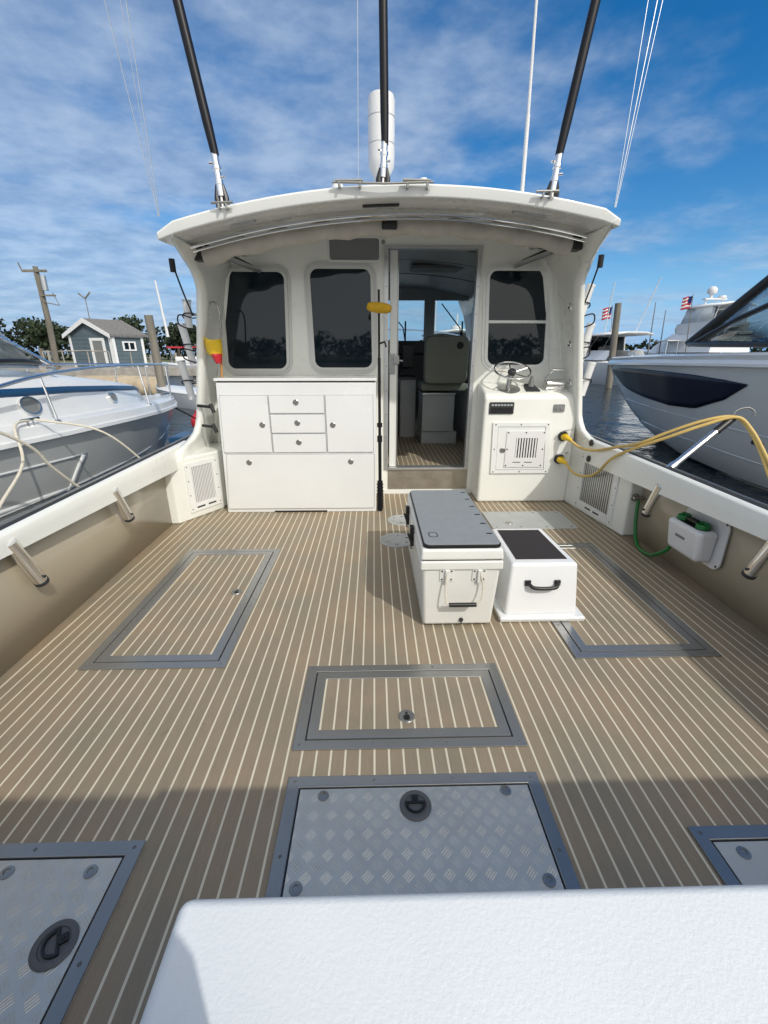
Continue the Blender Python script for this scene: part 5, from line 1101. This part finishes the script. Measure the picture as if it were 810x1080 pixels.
# hose connection on the aft face of the starboard locker
mb = MB(); v = Vector((2.20, 3.40, .36)); mb.lathe([(.035, 0), (.035, .012), (.02, .016), (.02, .05)], v + Vector((0, .02, 0)), (0, -1, 0), 16); mb.cyl(v + Vector((-.04, -.03, .01)), v + Vector((.05, -.03, .01)), .012, n=8); part(mb, 'hose_valve', M['brushed'])

# ================================================================== loose things in the cockpit
def cooler():
    t = thing('cooler', 'large white cooler with grey padded lid standing on the striped deck', 'cooler', (.48, 2.6, .011)); Z = .011
    y0, y1 = 2.10, 3.12
    mb = MB(); mb.hexa([(.275, y0 + .03, Z), (.674, y0 + .03, Z), (.674, y1 - .03, Z), (.275, y1 - .03, Z), (.256, y0 + .005, .395), (.692, y0 + .005, .395), (.692, y1 - .005, .395), (.256, y1 - .005, .395)]); mb.build('body', M['cooler'], t, bevel=.022, seg=4)
    mb = MB(); mb.box(.246, .702, y0 - .005, y1 + .005, .385, .442); mb.build('rim', M['cooler'], t, bevel=.012, seg=3)
    mb = MB(); mb.box(.256, .692, y0 + .004, y1 - .004, .440, .446); mb.build('lid_seal', M['rubber'], t)
    mb = MB(); mb.hexa([(.246, y0 - .005, .446), (.702, y0 - .005, .446), (.702, y1 + .005, .446), (.246, y1 + .005, .446), (.252, y0 + .002, .510), (.696, y0 + .002, .510), (.696, y1 - .002, .510), (.252, y1 - .002, .510)]); mb.build('lid', M['cooler'], t, bevel=.014, seg=3)
    F = Fr((0, 0, .5105), (1, 0, 0), (0, 1, 0), (0, 0, 1))
    mb = MB(); mb.fprism(F, rrect(.262, .690, y0 + .012, y1 - .012, .035), 0, .018); pd = mb.build('pad_edge', M['black'], t, bevel=.003)
    mb = MB(); mb.fprism(F, rrect(.268, .684, y0 + .018, y1 - .018, .032), .018, .024); p2 = mb.build('seat_pad', M['cushion'], t, bevel=.002)
    mb = MB()
    for k in range(6):
        yy = y0 + .16 + k * .155; mb.fprism(Fr((.655, yy, .5350), (1, 0, 0), (0, 1, 0), (0, 0, 1)), rrect(-.018, .016, -.008, .008, .007), 0, .001)
    ring(mb, Fr((.33, y0 + .15, .535), (1, 0, 0), (0, 1, 0), (0, 0, 1)), rrect(-.026, .026, -.036, .036, .02), rrect(-.021, .021, -.031, .031, .016), 0, .0008); mb.build('pad_mark', M['rubber'], p2)
    # front handle with brackets
    Ff = Fr((0, y0 + .030, .011), (1, 0, 0), (0, -.065, 1), (0, -1, -.065))
    for bx in (.355, .535):
        mb = MB()
        for dx in (0, .048): mb.fbox(Ff, bx + dx, bx + dx + .030, .305, .385, -.004, .006)
        mb.fbox(Ff, bx + .028, bx + .050, .30, .38, -.002, .020); br = mb.build('handle_bracket', M['cooler'], t, bevel=.003)
        mb = MB()
        for dx in (.012, .064):
            for z in (.318, .370): mb.lathe([(.0055, 0), (.004, .003)], Ff.p(bx + dx, z, .006), Ff.n, 8)
        mb.build('rivet', M['rubber'], br)
    mb = MB(); mb.tube([Ff.p(.400, .182, .055), Ff.p(.565, .182, .055)], .0045, 8); h = mb.build('rope_handle', M['rope'], t)
    mb = MB(); mb.tube(spline([Ff.p(.392, .37, .016), Ff.p(.386, .28, .03), Ff.p(.392, .20, .05), Ff.p(.41, .182, .055)], 6), .0045, 8); mb.build('rope', M['rope'], h)
    mb = MB(); mb.tube(spline([Ff.p(.575, .37, .016), Ff.p(.595, .28, .03), Ff.p(.585, .21, .05), Ff.p(.556, .182, .055)], 6), .0045, 8); mb.build('rope', M['rope'], h)
    mb = MB(); mb.tube([Ff.p(.408, .182, .055), Ff.p(.56, .182, .055)], .0125, 14); mb.build('handle_grip', M['black'], h)
    mb = MB(); mb.lathe([(.019, 0), (.019, .008), (.012, .012), (.012, .022)], Ff.p(.495, .042, -.012), Ff.n, 16); mb.tube([Ff.p(.495, .035, 0), Ff.p(.5, .015, .008)], .003, 5); mb.build('drain_plug', M['rubber'], t)
    for yy in (2.53, 2.90):
        mb = MB(); mb.box(.226, .247, yy - .03, yy + .03, .33, .40); mb.box(.222, .246, yy - .025, yy + .025, .40, .475); mb.tube([(.23, yy - .03, .37), (.212, yy, .42), (.23, yy + .03, .37)], .008, 6); la = mb.build('latch', M['black'], t, bevel=.003)
        mb = MB(); mb.box(.232, .248, yy - .034, yy + .034, .335, .35); mb.build('latch_plate', M['chrome'], la)
    for yy in (2.35, 2.65, 2.95):
        mb = MB(); mb.box(.258, .263, yy - .11, yy + .11, .10, .30)
    return t
cooler()
def step_box():
    t = thing('step_box', 'small white step box with black non-slip top and handle beside the cooler', 'step box', (1.0, 2.5, .011)); Z = .0105
    mb = MB(); mb.box(.735, 1.245, 2.155, 2.90, Z, .036); mb.build('base_flange', M['gelboat'], t, bevel=.010, seg=3)
    mb = MB(); mb.hexa([(.768, 2.185, .03), (1.208, 2.195, .03), (1.208, 2.86, .03), (.768, 2.85, .03), (.800, 2.25, .345), (1.196, 2.25, .345), (1.18, 2.80, .345), (.815, 2.80, .345)]); mb.build('body', M['gelboat'], t, bevel=.02, seg=4)
    mb = MB(); mb.fprism(Fr((0, 0, .3452), (1, 0, 0), (0, 1, 0), (0, 0, 1)), [(.842, 2.305), (1.150, 2.305), (1.138, 2.755), (.852, 2.755)], 0, .003); mb.build('tread_pad', M['antiskid'], t)
    y = 2.222; mb = MB(); mb.tube(spline([(.895, y + .006, .232), (.905, y - .018, .228), (.925, y - .034, .218), (.985, y - .038, .214), (1.05, y - .034, .218), (1.068, y - .018, .228), (1.078, y + .006, .232)], 6), .0115, 10); mb.box(.882, .915, y - .006, y + .012, .215, .247); mb.box(1.058, 1.091, y - .006, y + .012, .215, .247); mb.build('handle', M['black'], t, bevel=.0)
    mb = MB(); mb.box(.74, 1.24, 2.16, 2.895, Z - .003, Z + .001); mb.build('foot_gasket', M['whitef'], t)
    return t
step_box()
# telescopic pole with yellow brush
def pole():
    t = thing('deck_brush', 'black telescopic deck brush with yellow fleece head leaning beside the cabin door', 'deck brush', (.05, 4.12, .0))
    a, b = Vector((.055, 4.12, .01)), Vector((.05, 4.24, 2.03)); P = lambda f_: a + (b - a) * f_
    mb = MB(); mb.tube([P(.0), P(.02), P(.02), P(.15), P(.15), P(.34), P(.34), P(.37), P(.37), P(.72), P(.72), P(1)], [.026, .030, .030, .028, .017, .017, .025, .025, .014, .014, .010, .010], 14)
    for k in range(8): mb.lathe([(.033, -.006), (.033, .006)], P(.02 + k * .016), b - a, 14)
    mb.lathe([(.026, -.02), (.026, .02)], P(.42), b - a, 12); mb.build('pole', M['carbon'], t)
    mb = MB(); c = P(.78); mb.tube([c, c + Vector((.05, -.03, .015)), c + Vector((.065, -.03, -.03))], .010, 8); mb.build('hook', M['black'], t)
    u = Vector((.97, -.05, -.10)).normalized(); v = Vector((.09, -.45, .85)).normalized(); c = Vector((.052, 4.13, 1.875)); mb = MB(); rows = []
    n = u.cross(v)
    for i in range(11):
        a_ = -1.45 + 2.9 * i / 10; rows.append([c + u * .108 * math.sin(a_) + (v * .044 * math.cos(R(th)) + n * .042 * math.sin(R(th))) * max(.08, math.cos(a_)) ** .45 for th in range(0, 360, 24)])
    mb.grid(rows, True); o = len(mb.v) - 15; mb.f += [tuple(range(15)), tuple(o + k for k in range(15))]; mb.mi += [0, 0]; mb.build('brush_head', M['mustard'], t)
    mb = MB(); mb.box(-.04, .14, 4.155, 4.185, 1.86, 1.90); mb.cyl((.052, 4.18, 1.88), (.050, 4.236, 1.89), .014, n=10); mb.build('head_block', M['yellow'], t, bevel=.004)
pole()
# bait scoop hooked on the port wing
def scoop():
    t = thing('dip_scoop', 'yellow and red scoop hooked on a bent rod at the port wing wall', 'scoop', (-1.44, 4.28, 1.29))
    mb = MB(); mb.tube(spline([(-1.49, 4.29, 1.79), (-1.487, 4.29, 1.86), (-1.455, 4.29, 1.925), (-1.41, 4.29, 1.925), (-1.385, 4.29, 1.86), (-1.39, 4.29, 1.72), (-1.415, 4.29, 1.5), (-1.445, 4.30, 1.294)], 6), .008, 8); mb.build('hook_rod', M['brushed'], t)
    mb = MB(); mb.tube([(-1.400, 4.275, 1.62), (-1.428, 4.28, 1.294)], .011, 8); mb.build('handle', mat('varnished_wood', (.45, .22, .06), .4), t)
    mb = MB(); rows = []
    for i in range(7):
        f_ = i / 6; x0 = -1.545 + .02 * f_; x1 = -1.385 - .005 * f_; rows.append([(x0 + (x1 - x0) * k / 8, 4.255 - .075 * math.sin(math.pi * k / 8) * (1 - .35 * f_), 1.655 - .145 * f_ - .03 * (k / 8) - .02 * math.sin(math.pi * k / 8)) for k in range(9)])
    mb.grid(rows); mb.build('scoop_bowl', M['yellow'], t, solid=.006)
    mb = MB(); rows = []
    for i in range(6):
        f_ = i / 5; x0 = -1.50 + .05 * f_; x1 = -1.392 - .015 * f_; rows.append([(x0 + (x1 - x0) * k / 6, 4.25 - .06 * math.sin(math.pi * k / 6) * (1 - .3 * f_), 1.50 - .085 * f_) for k in range(7)])
    mb.grid(rows); mb.build('scoop_tip', M['red'], t, solid=.006)
scoop()
# black hose clips on port wing behind the cabinet
for z in (1.03, .84):
    mb = MB(); mb.cyl((-1.70 + (1.03 - z) * .1 - .0, 4.30, z), (-1.54, 4.25, z - .01), .014, n=10); mb.cyl((-1.56, 4.25, z + .02), (-1.53, 4.24, z - .06), .018, n=10); part(mb, 'port_valve', M['black'])
# stainless support pole with the cords across it
mb = MB(); a, b = Vector((2.155, 3.03, .70)), Vector((2.60, 3.13, 1.045)); d = (b - a).normalized(); 
mb.tube([a - d * .02, a + d * .06, a + d * .08, b], [.032, .030, .024, .022], 14); t = thing('cord_prop', 'angled stainless prop pole rising from the starboard gunwale under the yellow cords', 'prop pole', (2.155, 3.03, .69)); mb.build('tube', M['chrome'], t)
mb = MB(); mb.cyl(b - d * .13, b + d * .02, .028, n=12); mb.build('tube_grip', M['black'], t)
mb = MB(); mb.tube(spline([b + d * .01, b + Vector((.03, -.0, .07)), b + Vector((.10, -.01, .09)), b + Vector((.15, -.02, .06)), b + Vector((.15, -.02, .03))], 6), .006, 8); mb.build('end_hook', M['brushed'], t)
def cord(name_lab, pts, inlet):
    t = thing('power_cord', name_lab, 'power cord', inlet, 'yellow shore power cords')
    mb = MB(); mb.tube(spline(pts, 10), .0125, 10); mb.build('cable', M['cord'], t)
    i = Vector(inlet); mb = MB(); mb.tube([i + Vector((0, .0, 0)), i + Vector((0, -.03, 0)), i + Vector((.005, -.05, -.004)), i + Vector((.035, -.09, -.02))], [.036, .036, .026, .017], 16); mb.build('plug', M['yellow'], t)
bt = b + Vector((0, 0, .025))
cord('yellow shore power cord plugged into the upper inlet of the white console', [(1.955, 4.24, .69), (2.01, 4.13, .64), (2.04, 3.9, .66), (2.06, 3.62, .745), (2.12, 3.4, .82), (2.26, 3.28, .93), (2.43, 3.18, 1.03), bt, (2.68, 3.08, 1.02), (2.745, 3.0, .88), (2.80, 2.92, .71), (2.87, 2.8, .45), (2.95, 2.6, .1), (3.0, 2.3, -.5)], (1.925, 4.325, .71))
cord('yellow shore power cord plugged into the lower inlet, sagging past the louvred locker', [(1.945, 4.24, .45), (1.99, 4.12, .38), (2.04, 3.95, .40), (2.03, 3.75, .50), (2.04, 3.6, .65), (2.10, 3.42, .775), (2.25, 3.25, .90), (2.42, 3.16, 1.0), bt + Vector((.01, -.03, 0)), (2.70, 3.04, .99), (2.77, 2.95, .83), (2.83, 2.86, .66), (2.90, 2.72, .38), (2.98, 2.5, 0), (3.05, 2.2, -.5)], (1.915, 4.325, .475))
# washdown hose caddy on the starboard bulwark
def caddy():
    t = thing('hose_caddy', 'white wall box holding a green coiled hose on the starboard bulwark', 'hose caddy', (2.22, 2.55, .21))
    F = Fr((wall_x(1, 2.64) - .024, 2.64, .205), (0, 1, 0), (0, 0, 1), (-1, 0, 0))
    mb = MB(); mb.fprism(F, rrect(-.215, .175, -.03, .315, .06, 6), 0, .014); mb.build('back_plate', M['white'], t, bevel=.004)
    mb = MB(); rows = []
    # rounded tapered bucket
    for q, (d0, x0, x1, z0) in enumerate(((.012, -.165, .165, 0), (.05, -.165, .165, 0), (.105, -.155, .155, .0), (.125, -.14, .14, .012))):
        pass
    mb.hexa([F.p(-.15, .0, .012), F.p(.15, .0, .012), F.p(.15, .0, .125), F.p(-.15, .0, .125), F.p(-.165, .225, .012), F.p(.165, .225, .012), F.p(.165, .225, .155), F.p(-.165, .225, .155)])
    mb.build('box', M['white'], t, bevel=.035, seg=5)
    mb = MB(); mb.fprism(Fr(F.p(0, .2215, .083), F.u, F.n, F.v), rrect(-.135, .135, -.045, .045, .044), 0, .006); mb.build('opening_rim', M['black'], t)
    for sx in (-.09, .09):
        mb = MB(); mb.tube([F.p(sx + .03 * math.cos(R(a)), .226 + .010 * a / 360, .083 + .034 * math.sin(R(a))) for a in range(0, 1081, 20)], .010, 8); mb.build('hose_coil', M['green'], t)
    mb = MB(); mb.tube([F.p(-.05, .245, .083), F.p(.05, .245, .083)], .02, 10); mb.build('spray_nozzle', M['black'], t)
    mb = MB(); mb.fbox(F, -.035, .055, .12, .138, .1375, .146); mb.build('badge', M['greyp'], t)
    mb = MB()
    for a_, b_ in ((-.19, .29), (-.19, .0), (.155, .29)): mb.lathe([(.008, 0), (.007, .004)], F.p(a_, b_, .014), F.n, 8)
    mb.build('screw', M['rubber'], t)
    mb = MB(); mb.tube(spline([(2.20, 3.36, .35), (2.19, 3.34, .26), (2.17, 3.27, .10), (2.14, 3.15, .025), (2.13, 3.0, .03), (2.12, 2.9, .08), (2.13, 2.80, .18), F.p(.15, .12, .06)], 8), .014, 10); mb.build('feed_hose', M['green'], t)
caddy()
